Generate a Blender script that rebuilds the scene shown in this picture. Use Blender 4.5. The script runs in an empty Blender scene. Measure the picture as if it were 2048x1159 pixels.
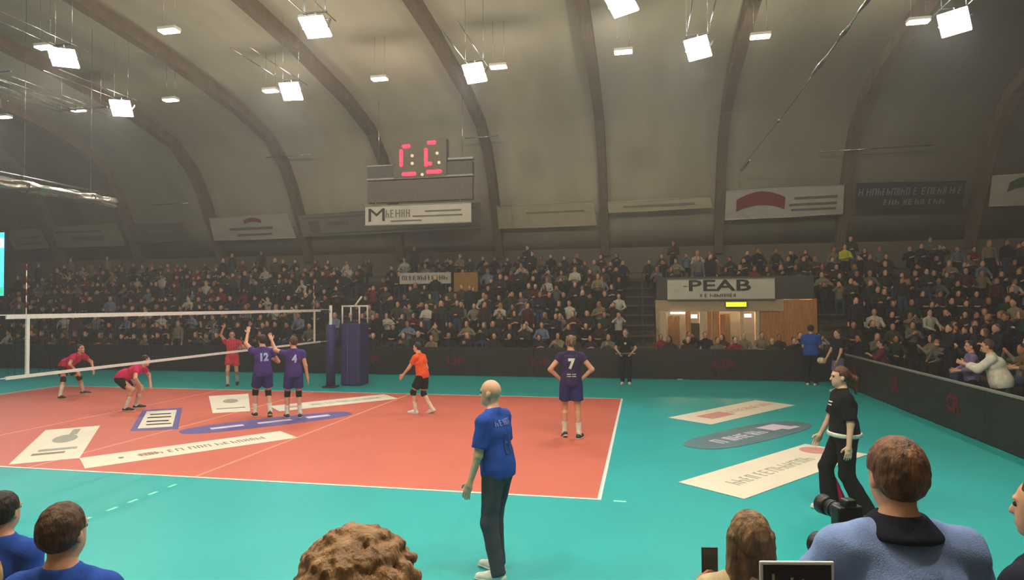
import bpy, bmesh, math, random
import numpy as np
from mathutils import Vector, Matrix
from mathutils.bvhtree import BVHTree
R = math.radians
rng = random.Random(7)
scene = bpy.context.scene
COL = scene.collection

# ------------------------------------------------------------------ camera
cam_d = bpy.data.cameras.new('camera'); cam = bpy.data.objects.new('camera', cam_d); COL.objects.link(cam)
CAM = Vector((9.5616, -12.8469, 2.5275)); YAW, PITCH, ROLL = 0.20304, 0.0234, -0.0065
cf = Vector((-math.sin(YAW) * math.cos(PITCH), math.cos(YAW) * math.cos(PITCH), math.sin(PITCH)))
cr = Vector((math.cos(YAW), math.sin(YAW), 0)); cu = cr.cross(cf)
cr2 = math.cos(ROLL) * cr + math.sin(ROLL) * cu; cu2 = -math.sin(ROLL) * cr + math.cos(ROLL) * cu
cam.matrix_world = Matrix(((cr2.x, cu2.x, -cf.x, CAM.x), (cr2.y, cu2.y, -cf.y, CAM.y), (cr2.z, cu2.z, -cf.z, CAM.z), (0, 0, 0, 1)))
cam_d.sensor_width = 36.0; cam_d.lens = 1273.7 / 2048 * 36.0; cam_d.clip_start = 0.05; cam_d.clip_end = 200
scene.camera = cam

# ------------------------------------------------------------------ world, exposure, lamp strengths
world = bpy.data.worlds.new('world'); scene.world = world; world.use_nodes = True
world.node_tree.nodes['Background'].inputs[0].default_value = (0.9, 0.92, 1.0, 1)
world.node_tree.nodes['Background'].inputs[1].default_value = 0.0
HAZE = 0.0046          # thin haze in the air of the hall
hv = world.node_tree.nodes.new('ShaderNodeVolumeScatter'); hv.inputs['Density'].default_value = HAZE; hv.inputs['Anisotropy'].default_value = 0.35; hv.inputs['Color'].default_value = (1, .97, .92, 1)
world.node_tree.links.new(hv.outputs[0], world.node_tree.nodes['World Output'].inputs['Volume'])
vs = scene.view_settings; vs.view_transform = 'Standard'; vs.look = 'None'; vs.gamma = 1.0; vs.use_curve_mapping = False
vs.exposure = 0.0
cy = scene.cycles; cy.max_bounces = 4; cy.diffuse_bounces = 2; cy.glossy_bounces = 2; cy.transmission_bounces = 1; cy.volume_bounces = 0; cy.transparent_max_bounces = 4
cy.use_adaptive_sampling = True; cy.adaptive_threshold = 0.1; cy.adaptive_min_samples = 12; cy.use_denoising = True; cy.caustics_reflective = False; cy.caustics_refractive = False
FLOOD_W = 740.0       # beam of one floodlight
FLOOD_SIZE = 82       # beam angle, degrees
HIGHBAY_W = 105.0      # one small ceiling lamp

# ------------------------------------------------------------------ material helpers
MATS = {}
def mat(name, col, rough=0.6, spec=0.4, metal=0.0, noise=0.0, scale=8.0, bump=0.0, bscale=40.0, col2=None, emit=None, estr=0.0, stretch=None, coat=0.0):
    if name in MATS: return MATS[name]
    m = bpy.data.materials.new(name); m.use_nodes = True; nt = m.node_tree
    b = nt.nodes['Principled BSDF']
    b.inputs['Base Color'].default_value = (*col, 1); b.inputs['Roughness'].default_value = rough
    b.inputs['Specular IOR Level'].default_value = spec; b.inputs['Metallic'].default_value = metal
    b.inputs['Coat Weight'].default_value = coat
    tc = None
    def coord():
        nonlocal tc
        if tc is None:
            t = nt.nodes.new('ShaderNodeTexCoord'); mp = nt.nodes.new('ShaderNodeMapping')
            if stretch: mp.inputs['Scale'].default_value = stretch
            nt.links.new(t.outputs['Object'], mp.inputs['Vector']); tc = mp
        return tc.outputs['Vector']
    if noise > 0 or col2 is not None:
        n = nt.nodes.new('ShaderNodeTexNoise'); n.inputs['Scale'].default_value = scale; n.inputs['Detail'].default_value = 4
        nt.links.new(coord(), n.inputs['Vector'])
        rp = nt.nodes.new('ShaderNodeValToRGB')
        c2 = col2 if col2 is not None else tuple(max(0, c * (1 - noise)) for c in col)
        c1 = col if col2 is not None else tuple(min(1, c * (1 + noise)) for c in col)
        rp.color_ramp.elements[0].position = 0.35; rp.color_ramp.elements[1].position = 0.65
        rp.color_ramp.elements[0].color = (*c2, 1); rp.color_ramp.elements[1].color = (*c1, 1)
        nt.links.new(n.outputs['Fac'], rp.inputs['Fac']); nt.links.new(rp.outputs['Color'], b.inputs['Base Color'])
    if bump > 0:
        n2 = nt.nodes.new('ShaderNodeTexNoise'); n2.inputs['Scale'].default_value = bscale; n2.inputs['Detail'].default_value = 3
        nt.links.new(coord(), n2.inputs['Vector'])
        bp = nt.nodes.new('ShaderNodeBump'); bp.inputs['Strength'].default_value = bump; bp.inputs['Distance'].default_value = 0.02
        nt.links.new(n2.outputs['Fac'], bp.inputs['Height']); nt.links.new(bp.outputs['Normal'], b.inputs['Normal'])
    if emit is not None:
        b.inputs['Emission Color'].default_value = (*emit, 1); b.inputs['Emission Strength'].default_value = estr
    MATS[name] = m
    return m
def srgb(r, g, b):
    def f(c):
        c /= 255.0
        return c / 12.92 if c <= 0.04045 else ((c + 0.055) / 1.055) ** 2.4
    return (f(r), f(g), f(b))
def cloth(name, rgb, n=0.10):
    return mat('cloth_' + name, rgb, 0.85, 0.2, noise=n, scale=14, bump=0.25, bscale=220)
SKIN = mat('skin', srgb(214, 160, 132), 0.5, 0.35, noise=0.06, scale=9, bump=0.05, bscale=120)
SKIN2 = mat('skin_pale', srgb(226, 176, 150), 0.5, 0.35, noise=0.06, scale=9, bump=0.05, bscale=120)
SKIN3 = mat('skin_tan', srgb(184, 128, 98), 0.5, 0.35, noise=0.06, scale=9, bump=0.05, bscale=120)
def hairm(name, c1, c2):
    return mat('hair_' + name, c1, 0.55, 0.4, col2=c2, scale=30, bump=0.6, bscale=70, stretch=(1, 1, 0.25))
HAIR_BROWN = hairm('brown', srgb(96, 66, 44), srgb(58, 38, 24))
HAIR_DARK = hairm('dark', srgb(44, 32, 26), srgb(24, 17, 14))
HAIR_RED = hairm('auburn', srgb(150, 92, 56), srgb(84, 50, 30))
HAIR_CURL = hairm('curly', srgb(168, 130, 92), srgb(112, 80, 52))
HAIR_BLOND = hairm('blond', srgb(190, 158, 106), srgb(140, 108, 66))
HAIR_DBLOND = hairm('dark_blond', srgb(150, 118, 82), srgb(88, 64, 40))
HAIR_GREY = hairm('grey', srgb(120, 112, 104), srgb(86, 80, 74))
EYE = mat('eye', (0.05, 0.035, 0.025), 0.15, 0.6)
WHITE = mat('white_paint', (0.78, 0.77, 0.73), 0.5, 0.4, noise=0.03)
SHOE_W = mat('shoe_white', (0.75, 0.74, 0.72), 0.5, 0.4, noise=0.06, scale=25)
SHOE_D = mat('shoe_dark', (0.03, 0.02, 0.02), 0.5, 0.4, noise=0.2, scale=25)
SOLE = mat('sole_white', (0.7, 0.69, 0.66), 0.6, 0.3, noise=0.08, scale=25)
STEEL = mat('steel', (0.6, 0.6, 0.6), 0.25, 0.5, metal=1.0, noise=0.1)
DARKMETAL = mat('dark_metal', (0.03, 0.03, 0.032), 0.45, 0.5, noise=0.15)
BLACK = mat('black_plastic', (0.012, 0.012, 0.013), 0.4, 0.5, noise=0.2)

# ------------------------------------------------------------------ object helpers
def link(o, parent=None):
    COL.objects.link(o)
    if parent is not None: o.parent = parent
    return o
def tag(o, label=None, cat=None, group=None, kind=None):
    if label: o['label'] = label
    if cat: o['category'] = cat
    if group: o['group'] = group
    if kind: o['kind'] = kind
    return o
def empty(name, loc=(0, 0, 0), rz=0.0, parent=None):
    o = bpy.data.objects.new(name, None); o.empty_display_size = 0.1
    o.location = loc; o.rotation_euler = (0, 0, rz)
    return link(o, parent)
class MB:
    """collects simple solids; build() links them as one mesh object"""
    def __init__(s): s.v = []; s.f = []; s.sm = []
    def add(s, v, f, smooth=False):
        b = len(s.v); s.v += [tuple(x) for x in v]; s.f += [tuple(i + b for i in q) for q in f]; s.sm += [smooth] * len(f); return s
    def box(s, lo, hi, M=None):
        x0, y0, z0 = lo; x1, y1, z1 = hi
        v = [(x0, y0, z0), (x1, y0, z0), (x1, y1, z0), (x0, y1, z0), (x0, y0, z1), (x1, y0, z1), (x1, y1, z1), (x0, y1, z1)]
        if M is not None: v = [tuple(M @ Vector(p)) for p in v]
        return s.add(v, [(0, 3, 2, 1), (4, 5, 6, 7), (0, 1, 5, 4), (1, 2, 6, 5), (2, 3, 7, 6), (3, 0, 4, 7)])
    def cbox(s, c, d, M=None):
        return s.box([c[i] - d[i] / 2 for i in range(3)], [c[i] + d[i] / 2 for i in range(3)], M)
    def tube(s, pts, r, n=8, caps=True):
        pts = [Vector(p) for p in pts]; rings = []
        rs = r if isinstance(r, (list, tuple)) else [r] * len(pts)
        for i, p in enumerate(pts):
            d = (pts[min(i + 1, len(pts) - 1)] - pts[max(i - 1, 0)]).normalized()
            a = Vector((0, 0, 1)) if abs(d.z) < 0.9 else Vector((1, 0, 0))
            x = d.cross(a).normalized(); y = d.cross(x).normalized()
            rings.append([p + rs[i] * (math.cos(2 * math.pi * k / n) * x + math.sin(2 * math.pi * k / n) * y) for k in range(n)])
        v = [q for g in rings for q in g]; f = []
        for i in range(len(pts) - 1):
            for k in range(n):
                f.append((i * n + k, i * n + (k + 1) % n, (i + 1) * n + (k + 1) % n, (i + 1) * n + k))
        s.add(v, f, True)
        if caps:
            b = len(s.v) - len(v)
            s.f += [tuple(b + k for k in range(n))[::-1], tuple(b + (len(pts) - 1) * n + k for k in range(n))]; s.sm += [False, False]
        return s
    def prism(s, pts, lo, hi, axis=2):
        n = len(pts)
        def P(a, b, c):
            return (a, b, c) if axis == 2 else ((a, c, b) if axis == 1 else (c, a, b))
        v = [P(a, b, lo) for a, b in pts] + [P(a, b, hi) for a, b in pts]
        f = [tuple(range(n))[::-1], tuple(range(n, 2 * n))] + [(i, (i + 1) % n, n + (i + 1) % n, n + i) for i in range(n)]
        return s.add(v, f)
    def build(s, name, m, parent=None, bevel=0.0, loc=None):
        me = bpy.data.meshes.new(name); me.from_pydata(s.v, [], s.f); me.update()
        me.polygons.foreach_set('use_smooth', s.sm)
        me.materials.append(m)
        o = bpy.data.objects.new(name, me); link(o, parent)
        if loc is not None: o.location = loc
        if bevel > 0:
            md = o.modifiers.new('bevel', 'BEVEL'); md.width = bevel; md.segments = 2; md.limit_method = 'ANGLE'
        return o
def np_mesh(name, v, q, m, parent=None, smooth=True, midx=None, mats=None):
    me = bpy.data.meshes.new(name)
    me.vertices.add(len(v)); me.vertices.foreach_set('co', np.asarray(v, np.float32).ravel())
    nq = len(q); k = q.shape[1]
    me.loops.add(nq * k); me.loops.foreach_set('vertex_index', np.asarray(q, np.int32).ravel())
    me.polygons.add(nq); me.polygons.foreach_set('loop_start', np.arange(nq, dtype=np.int32) * k)
    me.polygons.foreach_set('use_smooth', np.full(nq, smooth))
    for x in (mats or [m]): me.materials.append(x)
    if midx is not None: me.polygons.foreach_set('material_index', np.asarray(midx, np.int32))
    me.update(calc_edges=True); me.validate()
    return me
_txt_cache = {}
def greek_mesh(n, extrude, seed):
    r_ = random.Random(seed); M_ = MB(); x = 0.0; z0, z1 = -extrude, extrude + .0004
    for i in range(n):
        w = r_.uniform(.35, .6); k = r_.randrange(4); t = .13
        bars = [(0, 0, t, 1)]
        if k != 0: bars.append((w - t, 0, w, .55 if k == 1 else 1))
        bars += [(t, .45, w - t, .45 + t)] if k in (0, 1, 3) else []
        if k in (0, 2): bars.append((t, 1 - t, w - t, 1))
        if k == 0: bars.append((t, 0, w - t, t))
        for a, b, c, d in bars:
            M_.box((x + a, b - .5, z0), (x + c, d - .5, z1))
        x += w + .16 + (.3 if r_.random() < .15 else 0)
    v = [(a - x / 2, b, c) for a, b, c in M_.v]
    me = bpy.data.meshes.new('print'); me.from_pydata(v, [], M_.f); me.update(); return me
def text_mesh(body, size=1.0, extrude=0.0, bold=0.0, align='CENTER'):
    key = (body, size, extrude, bold, align)
    if body[0] == '#' and key not in _txt_cache: _txt_cache[key] = greek_mesh(int(body[1:]), extrude, len(_txt_cache))
    if key not in _txt_cache:
        c = bpy.data.curves.new('txt', 'FONT'); c.body = body; c.size = size; c.extrude = extrude; c.offset = bold
        c.align_x = align; c.align_y = 'CENTER'; c.resolution_u = 2
        o = bpy.data.objects.new('txt', c); COL.objects.link(o)
        dg = bpy.context.evaluated_depsgraph_get()
        me = bpy.data.meshes.new_from_object(o.evaluated_get(dg))
        bpy.data.objects.remove(o); bpy.data.curves.remove(c)
        _txt_cache[key] = me
    return _txt_cache[key].copy()
def text(body, size, m, origin, xdir, ydir, parent=None, name='lettering', width=None, extrude=0.004, bold=0.0, height=None):
    """flat lettering lying in the plane (xdir, ydir) centred at origin"""
    me = text_mesh(body, size, extrude, bold); me.materials.clear(); me.materials.append(m)
    co = np.empty(len(me.vertices) * 3, np.float32); me.vertices.foreach_get('co', co); co = co.reshape(-1, 3)
    if width: co[:, 0] *= width / max(1e-6, co[:, 0].max() - co[:, 0].min())
    if height: co[:, 1] *= height / max(1e-6, co[:, 1].max() - co[:, 1].min())
    x = Vector(xdir).normalized(); y = Vector(ydir).normalized(); z = x.cross(y)
    M = np.array([x, y, z]); out = co @ M + np.array(origin)
    me.vertices.foreach_set('co', out.astype(np.float32).ravel()); me.update(); me.name = name
    o = link(bpy.data.objects.new(name, me), parent)
    if len(body) > 1: o['kind'] = 'stuff'
    return o

# ------------------------------------------------------------------ implicit-surface modelling of bodies
def V(*a): return np.array(a, float)
def nrm(v):
    v = np.asarray(v, float); n = np.linalg.norm(v); return v / n if n > 1e-9 else v
def cone(a, b, ra, rb, k=0.02, tag=0, flat=False): return ('c', np.asarray(a, float), np.asarray(b, float), ra, rb, k, tag, flat)
def ell(c, M, rad, k=0.03, tag=0): return ('e', np.asarray(c, float), np.asarray(M, float), np.asarray(rad, float), k, tag)
def surf(prims, h, cuts=(), subs=(), wrinkle=0.0, wfreq=22.0, want_tags=False, lohi=None, fuzz=0.0, warp=None):
    los, his = [], []
    for p in prims:
        if p[0] == 'c':
            r = max(p[3], p[4]); los.append(np.minimum(p[1], p[2]) - r); his.append(np.maximum(p[1], p[2]) + r)
        else:
            e = np.sqrt(((p[2].T * p[3]) ** 2).sum(1)); los.append(p[1] - e); his.append(p[1] + e)
    lo = np.min(los, 0) - 3 * h; hi = np.max(his, 0) + 3 * h
    if lohi is not None: lo = np.maximum(lo, lohi[0]); hi = np.minimum(hi, lohi[1])
    n = np.maximum(4, np.ceil((hi - lo) / h).astype(int) + 1)
    ax = [lo[i] + h * np.arange(n[i]) for i in range(3)]
    F = np.full(n, 0.5, np.float32); T = np.zeros(n, np.uint8)
    for p, l, u in zip(prims, los, his):
        k = p[5] if p[0] == 'c' else p[4]; tg = p[6] if p[0] == 'c' else p[5]
        pad = k + 3 * h
        i0 = np.clip(np.floor((l - pad - lo) / h).astype(int), 0, n - 1); i1 = np.clip(np.ceil((u + pad - lo) / h).astype(int) + 1, 1, n)
        if np.any(i1 <= i0): continue
        sl = tuple(slice(a, b) for a, b in zip(i0, i1))
        X = ax[0][sl[0]][:, None, None]; Y = ax[1][sl[1]][None, :, None]; Z = ax[2][sl[2]][None, None, :]
        if p[0] == 'c':
            _, a, b, ra, rb, k, tg, flat = p; d = b - a; L2 = max(1e-9, d @ d)
            t = ((X - a[0]) * d[0] + (Y - a[1]) * d[1] + (Z - a[2]) * d[2]) / L2; tc = np.clip(t, 0, 1)
            D = np.sqrt((X - a[0] - tc * d[0]) ** 2 + (Y - a[1] - tc * d[1]) ** 2 + (Z - a[2] - tc * d[2]) ** 2) - (ra + (rb - ra) * tc)
            if flat: D = np.maximum(D, (t - 1) * math.sqrt(L2))
        else:
            _, c, M, rad, k, tg = p
            q = [((X - c[0]) * M[j][0] + (Y - c[1]) * M[j][1] + (Z - c[2]) * M[j][2]) for j in range(3)]
            k0 = np.sqrt(sum((q[j] / rad[j]) ** 2 for j in range(3))) + 1e-6
            k1 = np.sqrt(sum((q[j] / rad[j] ** 2) ** 2 for j in range(3))) + 1e-6
            D = k0 * (k0 - 1) / k1
        G = F[sl]; TT = T[sl]; TT[D < G] = tg
        hh = np.clip(0.5 + 0.5 * (G - D) / k, 0, 1); F[sl] = G + (D - G) * hh - k * hh * (1 - hh)
    X = ax[0][:, None, None]; Y = ax[1][None, :, None]; Z = ax[2][None, None, :]
    for (c, r) in subs:
        D = np.sqrt((X - c[0]) ** 2 + (Y - c[1]) ** 2 + (Z - c[2]) ** 2) - r
        k = 0.012; hh = np.clip(0.5 - 0.5 * (F + D) / k, 0, 1); F = F + (-D - F) * hh + k * hh * (1 - hh)
    if wrinkle > 0:
        F = F + wrinkle * (np.sin(wfreq * X + 3 * np.sin(wfreq * .6 * Z)) * np.sin(wfreq * 1.3 * Z + 2 * np.sin(wfreq * .5 * Y)) + 0.5 * np.sin(wfreq * 2.1 * Y + wfreq * 1.1 * Z + 2 * np.sin(wfreq * .7 * X)))
    if fuzz > 0:
        F = F + fuzz * (np.sin(61 * X + 5 * np.sin(37 * Y)) * np.sin(57 * Y + 4 * np.sin(41 * Z)) + 0.7 * np.sin(97 * Z + 3 * np.sin(83 * X)) * np.sin(89 * X + 47 * Y))
    if warp is not None: F = F + warp(X, Y, Z)
    for fn in cuts: F = np.maximum(F, fn(X, Y, Z))
    F[0] = F[-1] = np.maximum(F[0], 0.01); F[:, 0] = np.maximum(F[:, 0], 0.01); F[:, -1] = np.maximum(F[:, -1], 0.01); F[:, :, 0] = np.maximum(F[:, :, 0], 0.01); F[:, :, -1] = np.maximum(F[:, :, -1], 0.01)
    F[-1] = np.maximum(F[-1], 0.01)
    S = F < 0
    c8 = S[:-1, :-1, :-1].astype(np.int8)
    for i in (0, 1):
        for j in (0, 1):
            for k in (0, 1):
                if i + j + k: c8 = c8 + S[i:S.shape[0] - 1 + i, j:S.shape[1] - 1 + j, k:S.shape[2] - 1 + k]
    act = (c8 > 0) & (c8 < 8); idx = np.full(act.shape, -1, np.int64); cells = np.argwhere(act)
    idx[act] = np.arange(len(cells))
    acc = np.zeros((len(cells), 3)); cnt = np.zeros(len(cells))
    corners = [(i, j, k) for i in (0, 1) for j in (0, 1) for k in (0, 1)]
    fv = {c: F[cells[:, 0] + c[0], cells[:, 1] + c[1], cells[:, 2] + c[2]] for c in corners}
    for c in corners:
        for a in range(3):
            if c[a] == 0:
                d = list(c); d[a] = 1; d = tuple(d)
                A, B = fv[c], fv[d]; m = (A < 0) != (B < 0)
                t = np.where(m, A / np.where(m, A - B, 1), 0)
                pos = np.array(c, float)[None, :].repeat(len(cells), 0); pos[:, a] += t
                acc += pos * m[:, None]; cnt += m
    v = lo + h * (cells + acc / np.maximum(cnt, 1)[:, None])
    quads = []
    for a in range(3):
        b, c = (a + 1) % 3, (a + 2) % 3
        s0 = [slice(None)] * 3; s1 = [slice(None)] * 3; s0[a] = slice(0, -1); s1[a] = slice(1, None)
        A = S[tuple(s0)]; B = S[tuple(s1)]
        e = np.argwhere(A != B); 
        ok = (e[:, b] > 0) & (e[:, c] > 0) & (e[:, b] < S.shape[b] - 1) & (e[:, c] < S.shape[c] - 1); e = e[ok]
        ins = A[e[:, 0], e[:, 1], e[:, 2]]
        def cell(db, dc):
            g = e.copy(); g[:, b] -= db; g[:, c] -= dc; return idx[g[:, 0], g[:, 1], g[:, 2]]
        q = np.stack([cell(1, 1), cell(0, 1), cell(0, 0), cell(1, 0)], 1)
        q[~ins] = q[~ins][:, ::-1]
        quads.append(q)
    q = np.concatenate(quads); q = q[(q >= 0).all(1)]
    if want_tags: return v, q, T[cells[:, 0], cells[:, 1], cells[:, 2]]
    return v, q
def ik(a, b, l1, l2, pole):
    d = b - a; L = np.linalg.norm(d); u = d / max(L, 1e-6); L = min(L, (l1 + l2) * 0.995); b = a + u * L
    x = (l1 * l1 - l2 * l2 + L * L) / (2 * L); y = math.sqrt(max(0.0, l1 * l1 - x * x))
    p = np.asarray(pole, float); p = p - (p @ u) * u; p = nrm(p)
    return a + u * x + p * y, b
I3 = np.eye(3)
STAND = dict(pelvis=(0, 0, .968), spine=(0, 0, 1), twist=0, footL=(-.11, 0, 0, -8, 0), footR=(.11, 0, 0, 8, 0), wristL=(-.27, .05, .80), wristR=(.27, .05, .80),
             poleL=(-.3, -1, 0), poleR=(.3, -1, 0), kneeL=(-.1, 1, 0), kneeR=(.1, 1, 0), hf=(0, 1, 0), hu=None, g=1.0, curl=0.5, palmL=(1, 0, 0), palmR=(-1, 0, 0), tuck=0)
SIT = dict(STAND, pelvis=(0, 0, .53), footL=(-.13, .42, 0, -6, 0), footR=(.13, .42, 0, 6, 0), wristL=(-.15, .34, .66), wristR=(.15, .34, .66), poleL=(-1, -.6, -.3), poleR=(1, -.6, -.3), palmL=(0, 0, -1), palmR=(0, 0, -1))
def joints(S):
    J = {}; u = nrm(S['spine']); r0 = V(math.cos(R(S['twist'])), math.sin(R(S['twist'])), 0); r = nrm(r0 - (r0 @ u) * u); f = np.cross(u, r)
    P = np.asarray(S['pelvis'], float); g = S['g']
    J.update(P=P, u=u, r=r, f=f); pu = nrm(u + V(0, 0, 1)); rp = nrm(V(1, 0, 0) - pu[0] * pu); J['rp'] = rp; J['pu'] = pu; J['pf'] = np.cross(pu, rp)
    J['neck'] = P + .53 * u; hf = nrm(S['hf']); hu = nrm(S['hu']) if S['hu'] is not None else nrm(u * .6 + V(0, 0, 1) * .8)
    hf = nrm(hf - (hf @ hu) * hu); J['hr'] = np.cross(hf, hu); J['hf'] = hf; J['hu'] = hu
    J['hc'] = J['neck'] + .03 * u + .135 * hu + .015 * hf
    for s, n in ((-1, 'L'), (1, 'R')):
        sh = P + .452 * u + s * .180 * r * g ** .4; J['sh' + n] = sh
        el, wr = ik(sh, np.asarray(S['wrist' + n], float), .29, .255, S['pole' + n]); J['el' + n] = el; J['wr' + n] = wr
        hip = P - .02 * pu + s * .092 * rp; J['hip' + n] = hip
        fx = S['foot' + n]; yaw, pit = R(fx[3]), R(fx[4])
        fd = V(math.sin(yaw) * math.cos(pit), math.cos(yaw) * math.cos(pit), -math.sin(pit)); fr = V(math.cos(yaw), -math.sin(yaw), 0); fu = np.cross(fr, fd)
        sole = V(*fx[:3]); an = sole + .085 * fu - .02 * fd; J['fd' + n] = fd; J['fu' + n] = fu; J['fr' + n] = fr; J['sole' + n] = sole
        kn, an2 = ik(hip, an, .44, .435, S['knee' + n]); J['kn' + n] = kn; J['an' + n] = an2
        dlt = an2 - an; J['sole' + n] = sole + dlt
    return J
TT, TL, TS, TH = 0, 1, 2, 3    # tags of one-mesh spectators: top, legs, skin, hair
def hand_prims(J, S, n):
    d = nrm(J['wr' + n] - J['el' + n]); s = -1 if n == 'L' else 1
    pn = np.asarray(S['palm' + n], float); pn = nrm(pn - (pn @ d) * d); w = J['wr' + n]; side = np.cross(d, pn) * (-s)   # side: thumb side
    if side @ V(0, .6, .5) < 0 and abs(side @ V(0, .6, .5)) > .2: side = -side
    M = np.array([side, d, pn]); out = [cone(w - .04 * d, w + .03 * d, .027, .03, .015, TS), ell(w + .055 * d, M, (.043, .056, .018), .015, TS)]
    cu = S['curl']
    for i, (o, L) in enumerate(((.031, .074), (.010, .084), (-.011, .078), (-.031, .060))):
        p = w + .095 * d + side * o; dd = nrm(d + side * o * 1.2)
        for j, fr in enumerate((.45, .32, .25)):
            a = cu * (.35, .75, .6)[j]; dd = nrm(math.cos(a) * dd + math.sin(a) * pn); q = p + dd * L * fr
            out.append(cone(p, q, .0092 - .001 * j, .0086 - .001 * j, .006, TS)); p = q
    p = w + .025 * d + side * .034; dd = nrm(d * .75 + side * .65 + pn * .25)
    for L in (.042, .030):
        q = p + dd * L; out.append(cone(p, q, .0115, .010, .008, TS)); p = q; dd = nrm(dd + .5 * d - .25 * side + .25 * pn)
    return out
def body_prims(J, S, head=True):
    g = S['g']; P, u, r, f = J['P'], J['u'], J['r'], J['f']; M = np.array([r, f, u]); Mp = np.array([J['rp'], J['pf'], J['pu']])
    out = [ell(P + .02 * J['pu'], Mp, (.16 * g, .115 * g, .13), .05, TL), ell(P + .17 * u, M, (.138 * g, .10 * g, .15), .05, TT), ell(P + .335 * u, M, (.158 * g ** .8, .112 * g, .16), .05, TT), cone(J['neck'] + .005 * u - .01 * f, .5 * (J['neck'] + J['shL']) + .005 * u, .052, .050, .03, TT), cone(J['neck'] + .005 * u - .01 * f, .5 * (J['neck'] + J['shR']) + .005 * u, .052, .050, .03, TT),
           cone(J['shL'], J['shR'], .058, .058, .05, TT), cone(J['neck'] - .05 * u, J['hc'] - .05 * J['hu'] - .012 * J['hf'], .06, .052, .03, TS)]
    for n in 'LR':
        out += [cone(J['sh' + n], J['el' + n], .052, .042, .03, TT), cone(J['el' + n], J['wr' + n], .041, .027, .02, TS)]
        hip, kn, an = J['hip' + n], J['kn' + n], J['an' + n]
        bk = nrm(np.cross(np.cross(an - kn, kn - hip), an - kn)); 
        bk = -J['fd' + n]; bk = nrm(bk - (bk @ nrm(an - kn)) * nrm(an - kn))
        out += [cone(hip, kn, .083 * g ** .5, .055, .04, TL), cone(kn, an, .052, .035, .025, TL), cone(kn + .25 * (an - kn) + .018 * bk, kn + .55 * (an - kn) + .012 * bk, .047, .038, .03, TL),
                cone(an - .045 * J['fu' + n] - .03 * J['fd' + n], an - .05 * J['fu' + n] + .15 * J['fd' + n], .034, .026, .02, TL)]
    if head: out += head_prims(J)
    return out
def head_prims(J):
    c, r, f, u = J['hc'], J['hr'], J['hf'], J['hu']; M = np.array([r, f, u])
    o = [ell(c + .025 * u - .008 * f, M, (.077, .096, .095), .02, TS), ell(c - .05 * u + .028 * f, M, (.058, .064, .07), .03, TS), ell(c - .098 * u + .066 * f, M, (.022, .02, .016), .02, TS),
         cone(c + .086 * f + .012 * u, c + .104 * f - .03 * u, .009, .014, .012, TS), ell(c + .083 * f - .062 * u, M, (.026, .012, .006), .008, TS), ell(c + .084 * f - .074 * u, M, (.022, .011, .007), .008, TS),
         ell(c + .08 * f + .028 * u, M, (.05, .015, .010), .015, TS)]
    for s in (-1, 1): o.append(ell(c + s * .078 * r - .012 * u - .01 * f, np.array([r, nrm(f + .2 * u), nrm(u - .2 * f)]), (.011, .02, .032), .008, TS))
    return o
def hair_parts(J, style, grow=.014):
    c, r, f, u = J['hc'], J['hr'], J['hf'], J['hu']; M = np.array([r, f, u]); fz = .002; cuts = []
    def loc(X, Y, Z, a): return (X - c[0]) * a[0] + (Y - c[1]) * a[1] + (Z - c[2]) * a[2]
    pr = [ell(c + .028 * u - .016 * f, M, (.078 + grow * .9, .094 + grow * .8, .096 + grow), .02, TH)]
    low = -.075
    if style == 'short': pr.append(ell(c - .02 * u - .045 * f, M, (.072, .055, .06), .03, TH))
    if style == 'receding': pr.append(ell(c - .025 * u - .045 * f, M, (.076, .056, .065), .03, TH)); low = -.075
    if style == 'curly':
        fz = .0025; rs = random.Random(3)
        for k in range(420):
            a = rs.uniform(0, 2 * math.pi); e = rs.uniform(.2, 1.55); dr = math.cos(e) * (math.cos(a) * r + math.sin(a) * f) + math.sin(e) * u
            if dr @ f > .75 and e < .5: continue
            pr.append(ell(c + .03 * u - .008 * f + dr * (.097 + .012 * abs(dr @ r) + rs.uniform(0, .012)), I3, (rs.uniform(.010, .016),) * 3, .004, TH))
    if style in ('long', 'pony'): low = -.08
    def facecut(X, Y, Z):
        F_, U_ = loc(X, Y, Z, f), loc(X, Y, Z, u); A = np.abs(loc(X, Y, Z, r))
        return -np.maximum(.030 - F_ - .2 * (.08 - A), U_ - .062)
    cuts.append(facecut); cuts.append(lambda X, Y, Z: low - loc(X, Y, Z, u) - .35 * np.minimum(0, loc(X, Y, Z, f) + .02) * 0)
    def sidecut(X, Y, Z):   # trims around the ears
        F_, U_ = loc(X, Y, Z, f), loc(X, Y, Z, u); return -np.maximum(np.maximum(-.012 - F_, U_ - .018), -U_ - .3)
    if style in ('short', 'receding', 'curly', 'pony'): cuts.append(sidecut)
    extra = []
    if style == 'long':
        b = c - .035 * f
        for x in (-.062, -.035, 0, .035, .062):
            extra.append(cone(b + x * r + .02 * u, b + x * 1.25 * r - .02 * f - .30 * V(0, 0, 1) - .03 * abs(x) / .06 * f * 0, .045, .036, .03, TH))
        for s in (-1, 1): extra.append(cone(c + s * .072 * r + .03 * u, c + s * .088 * r - .01 * f - .24 * V(0, 0, 1), .028, .03, .03, TH))
    if style == 'pony':
        b = c - .10 * f + .03 * u
        extra += [ell(b, I3, (.028, .028, .028), .015, TH), cone(b, b - .07 * f - .06 * u, .026, .036, .02, TH), cone(b - .07 * f - .06 * u, b - .075 * f - .23 * V(0, 0, 1), .038, .016, .02, TH)]
    warp = (lambda X, Y, Z: .20 * np.maximum(0, -.01 - loc(X, Y, Z, u)) + .25 * np.maximum(0, loc(X, Y, Z, f) - .02)) if style in ('short', 'receding', 'curly') else None
    return pr, cuts, extra, fz, warp
def add_obj(name, vq, m, parent, scale):
    me = np_mesh(name, vq[0] * scale, vq[1], m)
    o = bpy.data.objects.new(name, me); return link(o, parent)
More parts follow.
